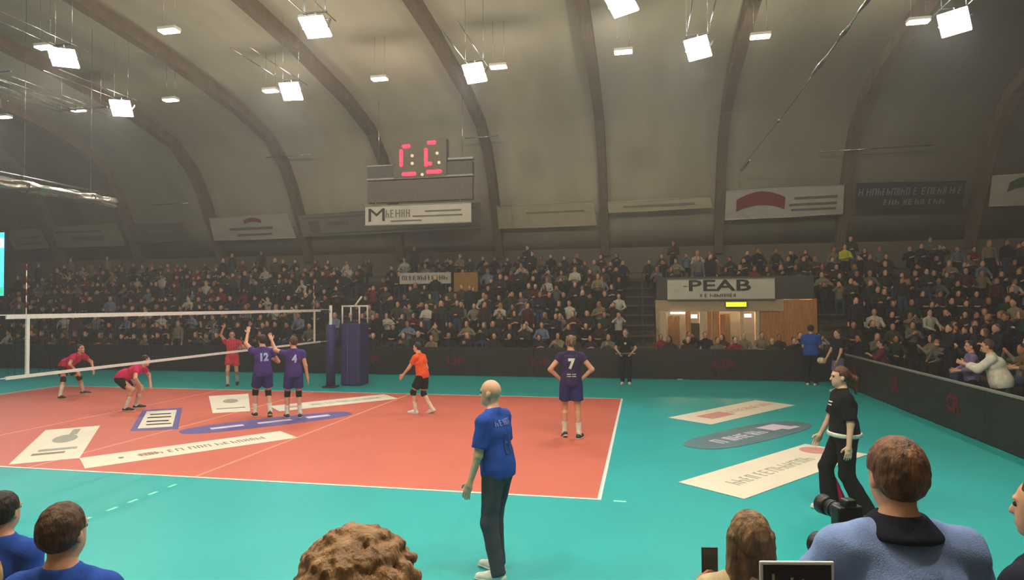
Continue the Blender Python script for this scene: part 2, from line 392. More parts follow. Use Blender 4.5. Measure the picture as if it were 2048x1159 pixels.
def merge(parts):
    vs_, qs, b = [], [], 0
    for v, q in parts: vs_.append(v); qs.append(q + b); b += len(v)
    return np.concatenate(vs_), np.concatenate(qs)
PERSON_BVH = {}
def person(label, loc, rz, H, S, skin, top=None, bottom=None, hair=None, shoes=None, socks=None, kneepad=None, collar=None, group=None, h=.0125, name='person'):
    """Empty at the feet > body, shirt, trousers/shorts, hair, shoes (> sole) ..."""
    S = dict(S); J = joints(S); k = H / 1.8; g = S['g']
    root = empty(name, loc, R(rz)); tag(root, label, 'person', group)
    P, u, r, f = J['P'], J['u'], J['r'], J['f']; M = np.array([r, f, u]); Mp = np.array([J['rp'], J['pf'], J['pu']])
    eyes = [J['hc'] + s * .031 * J['hr'] + .092 * J['hf'] + .006 * J['hu'] for s in (-1, 1)]
    bp = body_prims(J, S, False)
    wl = [(J['wr' + n] + .0 * nrm(J['wr' + n] - J['el' + n]), nrm(J['wr' + n] - J['el' + n])) for n in 'LR']
    body = surf(bp, h)
    hc = J['hc']; hd = surf(head_prims(J) + [bp[6]], min(h, .0075), subs=[(e, .015) for e in eyes])
    parts = [body, hd]
    for n in 'LR': parts.append(surf(hand_prims(J, S, n), .0055))
    add_obj('body', merge(parts), skin, root, k)
    for e in eyes:
        ev, eq = surf([ell(e - .013 * J['hf'], I3, (.0105,) * 3, .001)], .0035); add_obj('eye', (ev, eq), EYE, root, k)
    if top:
        gr = top.get('grow', .016); sl = top.get('sleeve', .6); hem = top.get('hem', .08); tp = []
        tp += [ell(P + .02 * J['pu'], Mp, (.172 * g + gr, .126 * g + gr, .23), .05), ell(P + .17 * u, M, (.145 * g + gr, .106 * g + gr, .16), .05), ell(P + .335 * u, M, (.160 * g ** .8 + gr, .114 * g + gr, .165), .05), cone(J['neck'] - .012 * u - .01 * f, .5 * (J['neck'] + J['shL']) - .005 * u, .058, .052 + gr * .5, .03), cone(J['neck'] - .012 * u - .01 * f, .5 * (J['neck'] + J['shR']) - .005 * u, .058, .052 + gr * .5, .03),
               cone(J['shL'], J['shR'], .06 + gr * .7, .06 + gr * .7, .05), cone(J['neck'] - .06 * u, J['neck'] + .026 * u, .075, .066, .03, 0, True)]
        for n in 'LR':
            sh, el, wr = J['sh' + n], J['el' + n], J['wr' + n]
            if sl <= 0: continue
            if sl <= 1: tp.append(cone(sh, sh + (el - sh) * sl, .057 + gr * .6, .056 + gr * .8, .03, 0, True))
            else: tp += [cone(sh, el, .057 + gr * .6, .047 + gr * .7, .03), cone(el, el + (wr - el) * (sl - 1), .046 + gr * .7, .036 + gr * .6, .02, 0, True)]
        hp = P - hem * J['pu']; pu = J['pu']
        cuts = [lambda X, Y, Z: -((X - hp[0]) * pu[0] + (Y - hp[1]) * pu[1] + (Z - hp[2]) * pu[2])]
        vq = surf(tp, h, cuts, wrinkle=top.get('wr', .0022))
        shirt = add_obj(top.get('name', 'shirt'), vq, top['mat'], root, k)
        PERSON_BVH[root.name] = BVHTree.FromPolygons([tuple(x) for x in vq[0] * k], [tuple(x) for x in vq[1]])
        if collar:
            cl = surf([cone(J['neck'] - (collar[4] if len(collar) > 4 else .035) * u, J['neck'] + collar[1] * u, collar[2], collar[3], .01, 0, True)], .01, [lambda X, Y, Z: -((X - J['neck'][0]) * u[0] + (Y - J['neck'][1]) * u[1] + (Z - J['neck'][2]) * u[2]) - .03], wrinkle=.001)
            add_obj('collar', cl, collar[0], shirt, k)
    if bottom:
        gr = bottom.get('grow', .014); kind = bottom['kind']; bpz = [ell(P + .02 * J['pu'], Mp, (.162 * g + gr * .6, .118 * g + gr * .6, .14), .05)]
        for n in 'LR':
            hip, kn, an = J['hip' + n], J['kn' + n], J['an' + n]
            if kind == 'shorts':
                e = hip + (kn - hip) * bottom.get('len', .72); bpz.append(cone(hip, e, .088 * g ** .5 + gr, .076 + gr * 1.6, .04, 0, True))
            else:
                fl = bottom.get('flare', .0); bpz += [cone(hip, kn, .085 * g ** .5 + gr, .060 + gr, .04), cone(kn, an + .03 * nrm(an - kn), .060 + gr, .048 + gr + fl, .03, 0, True)]
        wp = P + .11 * u
        vq = surf(bpz, h, [lambda X, Y, Z: (X - wp[0]) * u[0] + (Y - wp[1]) * u[1] + (Z - wp[2]) * u[2]], wrinkle=.0025, wfreq=17)
        add_obj(kind, vq, bottom['mat'], root, k)
    for n in 'LR':
        fd, fu, so = J['fd' + n], J['fu' + n], J['sole' + n]; kn, an = J['kn' + n], J['an' + n]
        if socks:
            a0 = kn + (an - kn) * socks[1]; vq = surf([cone(an, a0, .043, .053, .02, 0, True), cone(an, an - .03 * fu, .045, .045, .02)], .011); add_obj('sock', vq, socks[0], root, k)
        if kneepad:
            vq = surf([cone(kn + .06 * nrm(J['hip' + n] - kn), kn + .07 * nrm(an - kn), .066, .062, .02, 0, True), ell(kn + .018 * fd, I3, (.055, .055, .07), .02)], .012); add_obj('knee_pad', vq, kneepad, root, k)
        if shoes:
            def flatc(X, Y, Z): return -((X - so[0]) * fu[0] + (Y - so[1]) * fu[1] + (Z - so[2]) * fu[2])
            pr = [cone(so - .055 * fd + .035 * fu, so + .06 * fd + .040 * fu, .041, .045, .02), cone(so + .06 * fd + .036 * fu, so + .165 * fd + .026 * fu, .046, .036, .03), cone(so - .03 * fd + .05 * fu, an + .02 * fu, .042, .046, .02, 0, True)]
            sh = add_obj('shoe', surf(pr, .010, [flatc]), shoes[0], root, k)
            pr2 = [cone(so - .055 * fd + .02 * fu, so + .06 * fd + .02 * fu, .045, .049, .02), cone(so + .06 * fd + .02 * fu, so + .168 * fd + .018 * fu, .050, .040, .03)]
            def topc(X, Y, Z): return ((X - so[0]) * fu[0] + (Y - so[1]) * fu[1] + (Z - so[2]) * fu[2]) - .024
            add_obj('sole', surf(pr2, .010, [flatc, topc]), shoes[1], sh, k)
    if hair:
        pr, cuts, extra, fz, wp_ = hair_parts(J, hair[1], hair[2] if len(hair) > 2 else .014)
        ps = [surf(pr, .006 if hair[1] == 'curly' else .008, cuts, fuzz=fz, warp=wp_)]
        if extra: ps.append(surf(extra, .010, fuzz=.0025))
        add_obj('hair', merge(ps), hair[0], root, k)
    root['_k'] = k
    return root, J, k
def print_on(root, J, k, body, size, m, off, back=True, name='lettering', width=None, height=None, bold=0.0):
    """lettering pressed onto the shirt surface: off = (sideways, along the spine)"""
    bvh = PERSON_BVH[root.name]; me = text_mesh(body, size, 0.0, bold); me.materials.clear(); me.materials.append(m)
    b_ = bmesh.new(); b_.from_mesh(me); bmesh.ops.triangulate(b_, faces=b_.faces[:]); bmesh.ops.subdivide_edges(b_, edges=b_.edges[:], cuts=2, use_grid_fill=True); b_.to_mesh(me); b_.free()
    co = np.empty(len(me.vertices) * 3, np.float32); me.vertices.foreach_get('co', co); co = co.reshape(-1, 3)
    if width: co[:, 0] *= width / (co[:, 0].max() - co[:, 0].min())
    if height: co[:, 1] *= height / (co[:, 1].max() - co[:, 1].min())
    s = -1 if back else 1; x = J['r'] * (1 if back else -1); out = []
    for p in co:
        q = (J['P'] + off[1] * J['u'] + x * (off[0] + p[0]) + J['u'] * p[1] + s * .6 * J['f']) * k
        hit = bvh.ray_cast(Vector(q), Vector(-s * J['f']))
        out.append(hit[0] + Vector(s * J['f']) * .009 if hit[0] is not None else Vector((J['P'] + off[1] * J['u'] + x * (off[0] + p[0]) + J['u'] * p[1] + s * .16 * J['f']) * k))
    me.vertices.foreach_set('co', np.array([tuple(v) for v in out], np.float32).ravel()); me.update()
    sh = [c for c in root.children if c.name.split('.')[0] in ('shirt', 'sweater')][0]
    o = link(bpy.data.objects.new(name, me), sh)
    if len(body) > 1: o['kind'] = 'stuff'
    return o

# ================================================================== THE HALL
M_TEAL = mat('floor_teal', srgb(26, 170, 170), 0.46, 0.35, noise=0.04, scale=0.8, bump=0.02, bscale=300)
M_COURT = mat('floor_orange', srgb(206, 106, 86), 0.48, 0.35, noise=0.035, scale=0.9, bump=0.02, bscale=300)
M_LINE = mat('line_white', (0.85, 0.83, 0.78), 0.45, 0.4, noise=0.03, scale=6)
M_CORAL = mat('line_coral', srgb(250, 160, 128), 0.45, 0.4, noise=0.03, scale=6)
M_MINT = mat('line_mint', srgb(150, 240, 220), 0.45, 0.4, noise=0.03, scale=6)
M_CEIL = mat('ceiling_boards', srgb(206, 197, 178), 0.8, 0.2, noise=0.10, scale=0.5, stretch=(1, .3, .3))
M_RIB = mat('glulam_rib', srgb(122, 106, 92), 0.7, 0.25, noise=0.15, scale=5, stretch=(4, .4, .4))
M_WALL = mat('wall_paint', srgb(120, 112, 100), 0.85, 0.2, noise=0.08, scale=1.0)
M_STEP = mat('concrete_step', srgb(84, 82, 78), 0.85, 0.2, noise=0.15, scale=3)
M_BENCH = mat('bench_wood', srgb(90, 70, 52), 0.6, 0.3, noise=0.2, scale=6, stretch=(.3, 3, 3))

fl = MB().box((-32, -20, -0.3), (28, 20, 0)).build('floor', M_TEAL); tag(fl, kind='structure', label='teal sports floor around the orange court')
MB().box((-9, -4.5, 0.0), (9, 4.5, 0.003)).build('court_area', M_COURT, fl)['label'] = 'orange volleyball court surface'
for y in (-4.475, 4.475): MB().box((-9, y - .025, .003), (9, y + .025, .005)).build('side_line', M_LINE, fl)
for x in (-8.975, 8.975): MB().box((x - .025, -4.45, .003), (x + .025, 4.45, .005)).build('end_line', M_LINE, fl)
for x in (-3, 0, 3): MB().box((x - .025, -4.45, .003), (x + .025, 4.45, .0045)).build('attack_line' if x else 'centre_line', M_CORAL, fl)
for y in (-4.93, -5.29, -5.64, -5.97, -6.36): MB().box((2.975, y - .075, 0), (3.025, y + .075, .003)).build('dash', M_MINT, fl)
MB().box((9.16, -4.53, 0), (9.32, -4.48, .003)).build('dash', M_MINT, fl)

PROF = [(20.0, 5.4), (19.5, 6.9), (19.0, 7.8), (18.35, 9.0), (17.5, 10.15), (16.0, 11.25), (13.4, 11.98), (9, 12.65), (4.5, 13.05), (0, 13.2)]
INNER = [(19.75, 5.0), (19.0, 6.7), (18.5, 7.6), (17.9, 8.7), (17.1, 9.8), (15.8, 10.8), (13.3, 11.5), (9, 12.2), (4.5, 12.6), (0, 12.75)]
def mirror(p): return p + [(-a, b) for a, b in p[-2::-1]]
def skin(p, x0, x1, t):
    p = mirror(p); o = [(a * 1.012, b + t) for a, b in p]
    return MB().prism(p + o[::-1], x0, x1, 0)
ce = skin(PROF, -32, 28, .2); ce.sm = [len(f) == 4 for f in ce.f]
ce = ce.build('ceiling', M_CEIL); tag(ce, kind='structure', label='pale barrel vault ceiling on dark arched ribs')
for x in (-30.8, -25.3, -19.8, -14.3, -8.8, -3.3, 2.2, 7.7, 13.2, 18.7, 24.2):
    p = mirror(INNER); o = mirror([(20.0, 5.0)] + PROF[1:])
    rb = MB().prism(p + o[::-1], x - .2, x + .2, 0).build('rib', M_RIB, ce)
for nm, lo, hi in (('wall_far', (-32, 20, 0), (28, 20.3, 5.4)), ('wall_near', (-32, -20.3, 0), (28, -20, 5.4))):
    tag(MB().box(lo, hi).build(nm, M_WALL), kind='structure', label='plain dim hall wall below the vault')
for nm, x0, x1 in (('wall_left', -32.3, -32), ('wall_right', 28, 28.3)):
    tag(MB().prism([(20, 0)] + mirror(PROF) + [(-20, 0)], x0, x1, 0).build(nm, M_WALL), kind='structure', label='dim arched end wall of the hall')

# ------------------------------------------------------------------ lamps
M_LENS = mat('flood_lens', (1, 1, 1), 0.3, emit=(1.0, 0.98, 0.94), estr=16)
M_LENS2 = mat('lamp_lens', (1, 1, 1), 0.3, emit=(1.0, 0.90, 0.68), estr=14)
def floodlight(x, y, label, aim, power=1.0):
    z = 10.0; t = empty('floodlight', (x, y, z)); tag(t, label, 'floodlight', 'floodlights over the court')
    d = (Vector(aim) - Vector((x, y, z))).normalized(); q = d.to_track_quat('-Z', 'Y'); M = q.to_matrix().to_4x4()
    MB().cbox((0, 0, .13), (.56, .46, .12), M).build('housing', STEEL, t, .02)
    for i in range(7): MB().cbox((-.27 + .09 * i, 0, .20), (.015, .4, .10), M).build('fin', STEEL, t)
    MB().cbox((0, 0, .035), (.70, .64, .07), M).build('lens', M_LENS, t, .02)
    for s in (-1, 1): MB().cbox((s * .37, 0, .17), (.02, .06, .34), M).build('bracket_arm', STEEL, t)
    top = M @ Vector((0, 0, .33))
    MB().tube([M @ Vector((-.36, 0, .33)), M @ Vector((.36, 0, .33))], .02).build('bracket_bar', STEEL, t)
    for s in (-.3, .3): MB().tube([(s, -2.9, .42), (s, .6, .42)], .016, 6).build('rail', STEEL, t)
    MB().tube([top, (0, 0, .42)], .02, 6).build('hanger', STEEL, t)
    for s in (-.3, .3):
        ty = min(19, abs(y)); zc = np.interp(ty, [a for a, b in INNER[::-1]], [b for a, b in INNER[::-1]])
        MB().tube([(s, 0, .42), (s, 0, zc - z + .3)], .008, 5).build('wire', STEEL, t)
    MB().cbox((0, 0, .42), (.7, .05, .04)).build('cross_bar', STEEL, t)
    l = bpy.data.lights.new('flood_beam', 'SPOT'); l.energy = FLOOD_W * power; l.spot_size = R(FLOOD_SIZE); l.spot_blend = 0.55; l.color = (1.0, .975, .94); l.shadow_soft_size = .28
    lo = bpy.data.objects.new('flood_beam', l); link(lo, t); lo.matrix_local = Matrix.Translation(d * .10) @ M
    return t
for (x, y, lb) in ((-16.2, 7.8, 'floodlight cut by the left edge of the picture'), (-9.6, 7.5, 'floodlight at the left beside thin parallel wires'), (-2.4, 7.2, 'floodlight left of and above the scoreboard'), (4.3, 6.9, 'floodlight with two slanting rails, up and right of the scoreboard'),
                   (11.2, 6.4, 'floodlight between two upright rails above the entrance sign'), (17.8, 6.1, 'floodlight in the top right corner above the right barrier')):
    floodlight(x, y, lb, (x * .5, y - 10.8, 0))
for (x, y, lb) in ((-7.4, 3.0, 'floodlight in the upper left above the bent pink players'), (1.0, 2.7, 'large bright floodlight near the top left of centre'), (9.1, 3.1, 'floodlight at the very top edge right of centre')):
    floodlight(x, y, lb, (x * .6 + .5, y - 5.8, 0))
for (x, lb, pw) in ((-6, 'floodlight of the near row, over the left court half', .25), (2.5, 'floodlight of the near row, over the middle of the near side', .3), (12, 'floodlight of the near row, over the right end', 1.15)):
    floodlight(x, -6.5, lb, (x * .8 + 1, -6.6, 0), pw)
def highbay(x, y, label):
    z = 11.0; t = empty('ceiling_lamp', (x, y, z)); tag(t, label, 'ceiling lamp', 'small warm lamps under the vault')
    MB().cbox((0, 0, .05), (.62, .30, .10)).build('housing', WHITE, t, .015)
    MB().cbox((0, 0, -.02), (.58, .26, .04)).build('diffuser', M_LENS2, t, .01)
    zc = np.interp(abs(y), [a for a, b in PROF[::-1]], [b for a, b in PROF[::-1]])
    for s in (-.2, .2): MB().tube([(s, 0, .1), (s, 0, zc - z + .05)], .008, 5).build('rod', STEEL, t)
    l = bpy.data.lights.new('lamp_glow', 'POINT'); l.energy = HIGHBAY_W * (11.0 if y < 0 else (.45 if x < -8 else 1.0)); l.color = (1, .88, .66); l.shadow_soft_size = .2  # the added near-side lamps run far stronger than the others
    lo = bpy.data.objects.new('lamp_glow', l); link(lo, t); lo.location = (0, 0, -.28)
hb = [(-18.1, 10.1, 'small warm ceiling lamp at the left edge'), (-14.1, 10.0, 'small warm ceiling lamp amid the thin wires on the left'), (-9.3, 9.7, 'small warm ceiling lamp alone below another, left of the scoreboard'),
      (-4.7, 9.6, 'small warm ceiling lamp touching the left of a floodlight'), (0.0, 9.3, 'small warm ceiling lamp directly above the left end of the scoreboard'), (4.6, 9.1, 'small warm ceiling lamp close right of the floodlight over the scoreboard'),
      (9.0, 8.7, 'small white ceiling lamp over the bright middle of the vault'), (13.3, 8.4, 'small white ceiling lamp right of the upright rails'), (17.8, 8.3, 'small white ceiling lamp beside the top right floodlight'),
      (-9.4, 4.2, 'small warm ceiling lamp up and left of the left floodlight'), (-4.6, 4.0, 'small warm ceiling lamp high at upper left, alone'), (0.0, 4.2, 'small warm ceiling lamp at upper left of the big floodlight')]
hb += [(0.0, -9.4, 'unseen added lamp lighting the left near stand'), (4.6, -9.4, 'unseen added lamp lighting the near stand, second from the left'), (9.0, -9.4, 'unseen added lamp lighting the blue sweater man from above'), (13.3, -9.4, 'unseen added lamp lighting the right near corner')]  # unseen lamps added to brighten the foreground spectators
for a in hb: highbay(*a)

# overhead wires, tie rods, rolled curtain
def rod(name, pts, r, m, label, cat, group=None):
    return tag(MB().tube(pts, r, 6).build(name, m), label, cat, group)
c = empty('hoist_cable', (14.0, 0, 8.5)); tag(c, 'long bright steel cable running across the vault on the right', 'cable')
MB().tube([(0, -4, .05), (0, 8, .0), (0, 18.2, .2)], .018, 6).build('wire', STEEL, c)
for y0, y1 in ((1.9, 2.9), (3.6, 5.2), (9.2, 9.6), (15.2, 17.6), (.4, 1.4)):
    MB().tube([(0, y0, .02), (0, (y0 + y1) / 2, .03), (0, y1, .05)], [.03, .055, .03], 8).build('sleeve', STEEL, c)
for i, (x0, x1, y, z) in enumerate(((-9.4, -6.8, 16.6, 10.2), (1.4, 3.0, 16.0, 10.4), (-16.7, -14.4, 17.2, 8.11), (17.2, 21.8, 17.3, 9.2))):
    rod('tie_rod', [(x0, y, z), (x1, y, z + .03)], .03, STEEL, ['thin shiny tie rod left above the scoreboard', 'thin shiny tie rod right above the scoreboard', 'thin shiny tie rod between ribs at the left', 'thin faint tie rod between ribs on the right'][i], 'rod')
cb = empty('cable_bundle', (-11.4, 5.2, 10.1)); tag(cb, 'bundle of thin parallel wires beside the left floodlight', 'cable')
for i in range(6): MB().tube([(-1.2 + .35 * i, -1.5 + .3 * (i % 3), .1 * (i % 2)), (-1.1 + .35 * i, 3.2 - .35 * (i % 4), .02)], .02, 5).build('wire', STEEL, cb)
for y in (-1.2, 2.6): MB().cbox((-.3, y, .12), (2.4, .05, .05)).build('cross_bar', STEEL, cb)
for s in (-1.2, .6): MB().tube([(s, 2.6, .1), (s, 2.6, 2.6)], .01, 5).build('hanger', STEEL, cb)
# rolled-up divider curtain, crinkled shiny sheet with straps, along y
M_FOIL = mat('curtain_sheet', (0.74, 0.71, 0.66), 0.22, 0.6, metal=0.85, noise=0.2, scale=5, bump=1.0, bscale=7, stretch=(1, .5, 1))
cu_ = empty('rolled_curtain', (-9.0, 0, 6.25)); tag(cu_, 'rolled up crinkled shiny divider curtain hanging at the left', 'curtain')
cv, cq = [], []
NY, NA = 90, 26
for i in range(NY):
    y = -8 + 14.6 * i / (NY - 1)
    for a in range(NA):
        th = 2 * math.pi * a / NA
        rr = .21 + .035 * math.sin(3 * th + 1.7 * y) + .03 * math.sin(5 * th - 2.9 * y + math.sin(y * 3)) + .02 * math.sin(8 * th + 5.1 * y)
        rr *= 1.0 - .22 * math.exp(-((y % 2.4 - 1.2) / .12) ** 2)
        cv.append((rr * math.cos(th) * .9, y, rr * math.sin(th) * .8))
for i in range(NY - 1):
    for a in range(NA): cq.append((i * NA + a, i * NA + (a + 1) % NA, (i + 1) * NA + (a + 1) % NA, (i + 1) * NA + a))
m_ = MB().add(cv, cq, True); m_.f += [tuple(range(NA))[::-1], tuple(range((NY - 1) * NA, NY * NA))]; m_.sm += [False] * 2
m_.build('sheet', M_FOIL, cu_)
for i in range(6):
    y = -8 + 1.2 + 2.4 * i + .4
    MB().tube([(.2 * math.cos(t), y, .19 * math.sin(t)) for t in np.linspace(0, 2 * math.pi, 17)], .018, 6).build('strap', DARKMETAL, cu_)
    MB().tube([(0, y, .16), (0, y, 5.9)], .008, 5).build('wire', STEEL, cu_)
MB().tube([(.0, -8, .30), (0, 6.6, .30)], .025, 6).build('pipe', STEEL, cu_)

# ------------------------------------------------------------------ banners hung between the ribs
M_INK = mat('ink_dark', srgb(60, 56, 54), 0.7, 0.2, noise=0.1)
M_INKG = mat('ink_grey', srgb(128, 122, 116), 0.7, 0.2, noise=0.1)
M_INKR = mat('ink_red', srgb(150, 62, 52), 0.7, 0.2, noise=0.1)
M_INKGR = mat('ink_green', srgb(80, 104, 60), 0.7, 0.2, noise=0.1)
M_INKP = mat('ink_pale', srgb(156, 154, 160), 0.7, 0.2, noise=0.05)
M_INKW = mat('ink_white', srgb(226, 224, 220), 0.7, 0.2, noise=0.04)
def bcloth(n, c): return mat('banner_' + n, c, 0.75, 0.25, noise=0.06, scale=2, bump=.1, bscale=6)
def banner(label, quad, m, marks=()):
    q = [Vector(p) for p in quad]; ctr = sum(q, Vector()) / 4          # top-left, top-right, bottom-right, bottom-left
    t = empty('banner', ctr); tag(t, label, 'banner', 'advertising banners along the vault'); q = [p - ctr for p in q]
    x = ((q[1] - q[0]) + (q[2] - q[3])).normalized(); y = ((q[0] - q[3]) + (q[1] - q[2])).normalized(); n = x.cross(y).normalized(); y = n.cross(x)
    N = 10; v = []; f = []
    for j in range(2):
        for i in range(N + 1):
            a = i / N; sag = -.03 * math.sin(math.pi * a)
            top = q[0].lerp(q[1], a) + y * sag * .5; bot = q[3].lerp(q[2], a) + y * sag
            wv = n * (.015 * math.sin(9 * a + len(label)) + (-.01 if j else 0))
            v += [top + wv, bot + wv]
    S_ = 2 * (N + 1)
    for i in range(N):
        f += [(2 * i, 2 * i + 1, 2 * i + 3, 2 * i + 2), (S_ + 2 * i, S_ + 2 * i + 2, S_ + 2 * i + 3, S_ + 2 * i + 1)]
        f += [(2 * i, 2 * i + 2, S_ + 2 * i + 2, S_ + 2 * i), (2 * i + 1, S_ + 2 * i + 1, S_ + 2 * i + 3, 2 * i + 3)]
    f += [(0, S_, S_ + 1, 1), (2 * N, 2 * N + 1, S_ + 2 * N + 1, S_ + 2 * N)]
    sh = MB().add(v, f).build('sheet', m, t)
    w = (q[1] - q[0]).length; h = (q[0] - q[3]).length
    for s_, e_ in ((0, 1), (3, 2)): MB().tube([q[s_] + n * .0, q[e_] + n * .0], .02, 6).build('hem_rod', m, t)
    for mk in marks:
        o = x * mk[1] * w + y * mk[2] * h + n * .035
        if mk[0] == 'bar': 
            a, b = mk[3] * w / 2, mk[4] * h / 2
            MB().add([o - x * a - y * b, o + x * a - y * b, o + x * a + y * b, o - x * a + y * b, o - x * a - y * b - n * .01, o + x * a - y * b - n * .01, o + x * a + y * b - n * .01, o - x * a + y * b - n * .01],
                     [(0, 1, 2, 3), (4, 7, 6, 5), (0, 4, 5, 1), (1, 5, 6, 2), (2, 6, 7, 3), (3, 7, 4, 0)]).build('printed_bar', mk[5], sh)
        elif mk[0] == 'arc':      # curved emblem band
            pts = []; K = 12
            for i in range(K + 1):
                a = i / K * 2 - 1; dx = a * mk[3] * w / 2; dy = (1 - a * a) * mk[4] * h * .35
                pts.append((dx, dy))
            up = [o + x * px + y * (py + mk[4] * h * .5 * (1 - .2 * abs(px) / (mk[3] * w / 2))) for px, py in pts]; dn = [o + x * px + y * (py - mk[4] * h * .35) for px, py in pts]
            v = up + dn; K1 = K + 1; fb = [(i, K1 + i, K1 + i + 1, i + 1) for i in range(K)]; v2 = [p - n * .01 for p in v]
            MB().add(v + v2, fb + [tuple(2 * K1 + j for j in q4[::-1]) for q4 in fb]).build('emblem', mk[5], sh)
        else:
            text(mk[0], 1.0, mk[5], tuple(o), x, y, sh, width=mk[3] * w, height=mk[4] * h, bold=mk[6] if len(mk) > 6 else 0)
BW = bcloth('white', srgb(214, 208, 198)); BG = bcloth('grey', srgb(150, 146, 136)); BB = bcloth('beige', srgb(206, 196, 168)); BD = bcloth('dark', srgb(66, 64, 70)); BGR = bcloth('greenish', srgb(160, 160, 134)); BDG = bcloth('drab', srgb(120, 112, 106))
banner('greenish grey banner at the far left beside the screen', [(-28.14, 18.4, 7.16), (-25.4, 18.38, 7.19), (-25.44, 19.01, 6.18), (-28.01, 19.08, 6.06)], BGR, [('bar', 0, .1, .8, .12, M_INKG), ('bar', 0, -.2, .7, .10, M_INKG)])
banner('pale olive banner second from the left, with faint print', [(-24.61, 18.31, 7.31), (-20.06, 18.31, 7.31), (-20.04, 19.02, 6.16), (-24.85, 19.04, 6.14)], BGR, [('bar', -.1, .22, .7, .08, M_INKG), ('bar', 0, -.1, .5, .22, M_INKG)])
banner('drab grey banner between ribs, darkest on the left side', [(-18.9, 18.36, 7.22), (-15.71, 18.34, 7.26), (-15.95, 18.92, 6.34), (-19.29, 18.95, 6.28)], BDG, [('bar', .05, .1, .5, .15, M_INKG)])
banner('white banner with a small dark emblem at its top edge', [(-13.95, 18.23, 7.44), (-9.17, 18.2, 7.49), (-9.07, 18.94, 6.29), (-14.17, 18.96, 6.26)], BW, [('arc', .05, .26, .22, .2, M_INKR), ('bar', 0, -.02, .55, .10, M_INKG), ('bar', .02, -.28, .45, .08, M_INKG)])
banner('long grey banner passing behind the scoreboard banner, with dark square', [(-8.56, 18.26, 7.39), (1.58, 18.08, 7.67), (1.52, 18.81, 6.5), (-8.64, 18.92, 6.33)], BG, [('bar', -.42, -.05, .06, .5, M_INKG), ('bar', -.28, .05, .12, .16, M_INKG), ('bar', 0, .36, .96, .06, M_INKG), ('bar', 0, -.40, .96, .05, M_INKG)])
banner('plain beige banner right of the scoreboard', [(2.4, 18.2, 7.48), (7.25, 18.16, 7.54), (7.34, 18.84, 6.45), (2.35, 18.86, 6.43)], BB, [('bar', .1, .15, .6, .06, BG)])
banner('narrow faint beige banner above the entrance sign', [(7.92, 18.22, 7.45), (12.68, 18.17, 7.54), (12.8, 18.46, 7.06), (7.95, 18.5, 7.0)], BB, [('bar', 0, 0, .7, .2, BG)])
banner('white banner with an arched red emblem and grey lines', [(13.4, 18.04, 7.73), (18.45, 17.99, 7.82), (18.58, 18.76, 6.59), (13.4, 18.81, 6.5)], BW, [('arc', -.2, -.02, .42, .55, M_INKR), ('bar', .27, .14, .36, .07, M_INKG), ('bar', .25, -.08, .40, .07, M_INKG), ('bar', .26, -.26, .38, .06, M_INKG)])
banner('dark banner with two lines of white lettering', [(18.95, 18.0, 7.85), (23.3, 18.0, 7.75), (23.4, 18.62, 6.7), (19.08, 18.65, 6.75)], BD, [('#18', 0, .17, .94, .26, M_INKP), ('#10', .06, -.22, .56, .20, M_INKP)])
banner('pale banner with green mark at the far right edge', [(24.28, 17.93, 7.91), (27.4, 17.89, 7.98), (27.6, 18.66, 6.74), (24.47, 18.67, 6.72)], BW, [('arc', -.1, .1, .4, .4, M_INKGR)])

# ------------------------------------------------------------------ scoreboard and its hanging banner
sb = empty('scoreboard', (0.2, 13.0, 8.0)); tag(sb, 'dark hanging digital scoreboard with two red numerals', 'scoreboard')
M_SB = mat('scoreboard_black', srgb(92, 86, 84), 0.5, 0.4, noise=0.1); M_SBF = mat('scoreboard_frame', srgb(170, 164, 160), 0.4, 0.5, noise=0.1)
M_LED = mat('led_red', (0.6, .02, .04), .4, emit=(1, .03, .07), estr=2.6); M_LEDA = mat('led_amber', (0.6, .5, .3), .4, emit=(1, .8, .5), estr=.55)
MB().box((-2.37, 0, .05), (2.37, .3, .62)).build('cabinet', M_SB, sb, .02)
MB().box((-1.15, -.06, .0), (1.25, .3, 1.62)).build('display', mat('display_black', srgb(104, 100, 88), .5, noise=.1), sb, .02)
MB().box((-2.4, -.05, -.02), (2.4, .32, .06)).build('bottom_rail', M_SBF, sb, .01)
MB().box((-2.4, -.03, .58), (-1.2, .3, .63)).build('top_rail', M_SBF, sb); MB().box((1.3, -.03, .7), (2.4, .3, .78)).build('top_rail', M_SBF, sb)
MB().box((-2.37, 0, -1.0), (2.37, .25, -.06)).build('lower_cabinet', mat('scoreboard_lower', srgb(110, 100, 92), .6, noise=.1), sb, .02)
for s in (-1.9, 1.9): MB().tube([(s, .15, .5), (s, .15, 3.5)], .015, 6).build('wire', STEEL, sb)
def numeral(ox, segs, amber):
    for (a, b) in segs:
        pa = (ox + a[0], -.07, .12 + a[1]); pb = (ox + b[0], -.07, .12 + b[1])
        d_ = (Vector(pb) - Vector(pa)).normalized() * .07
        MB().tube([Vector(pa) - d_, Vector(pa) - d_ * .4, Vector(pb) + d_ * .4, Vector(pb) + d_], [.03, .08, .08, .03], 8).build('numeral_segment', M_LED, sb)
    for px, pz in amber: MB().tube([(ox + px, -.09, pz), (ox + px, -.055, pz)], .07, 8).build('status_lamp', M_LEDA, sb)
numeral(-.78, [((.12, 1.25), (.34, 1.25)), ((0, .45), (0, 1.05)), ((.1, .05), (.6, .05))], [(.5, .95), (.5, .62)])
numeral(.42, [((.05, 1.35), (.3, 1.35)), ((-.08, .4), (-.08, 1.05)), ((-.02, .45), (.12, .45)), ((.0, .1), (.55, .1))], [(.42, 1.0), (.5, .6), (-.25, .12)])
bl = empty('hanging_banner', (.13, 12.98, 6.43)); tag(bl, 'white banner with a large dark letter M below the scoreboard', 'banner')
bp_ = MB().box((-2.39, -.03, -.42), (2.39, .03, .42)).build('panel', BW, bl, .01)
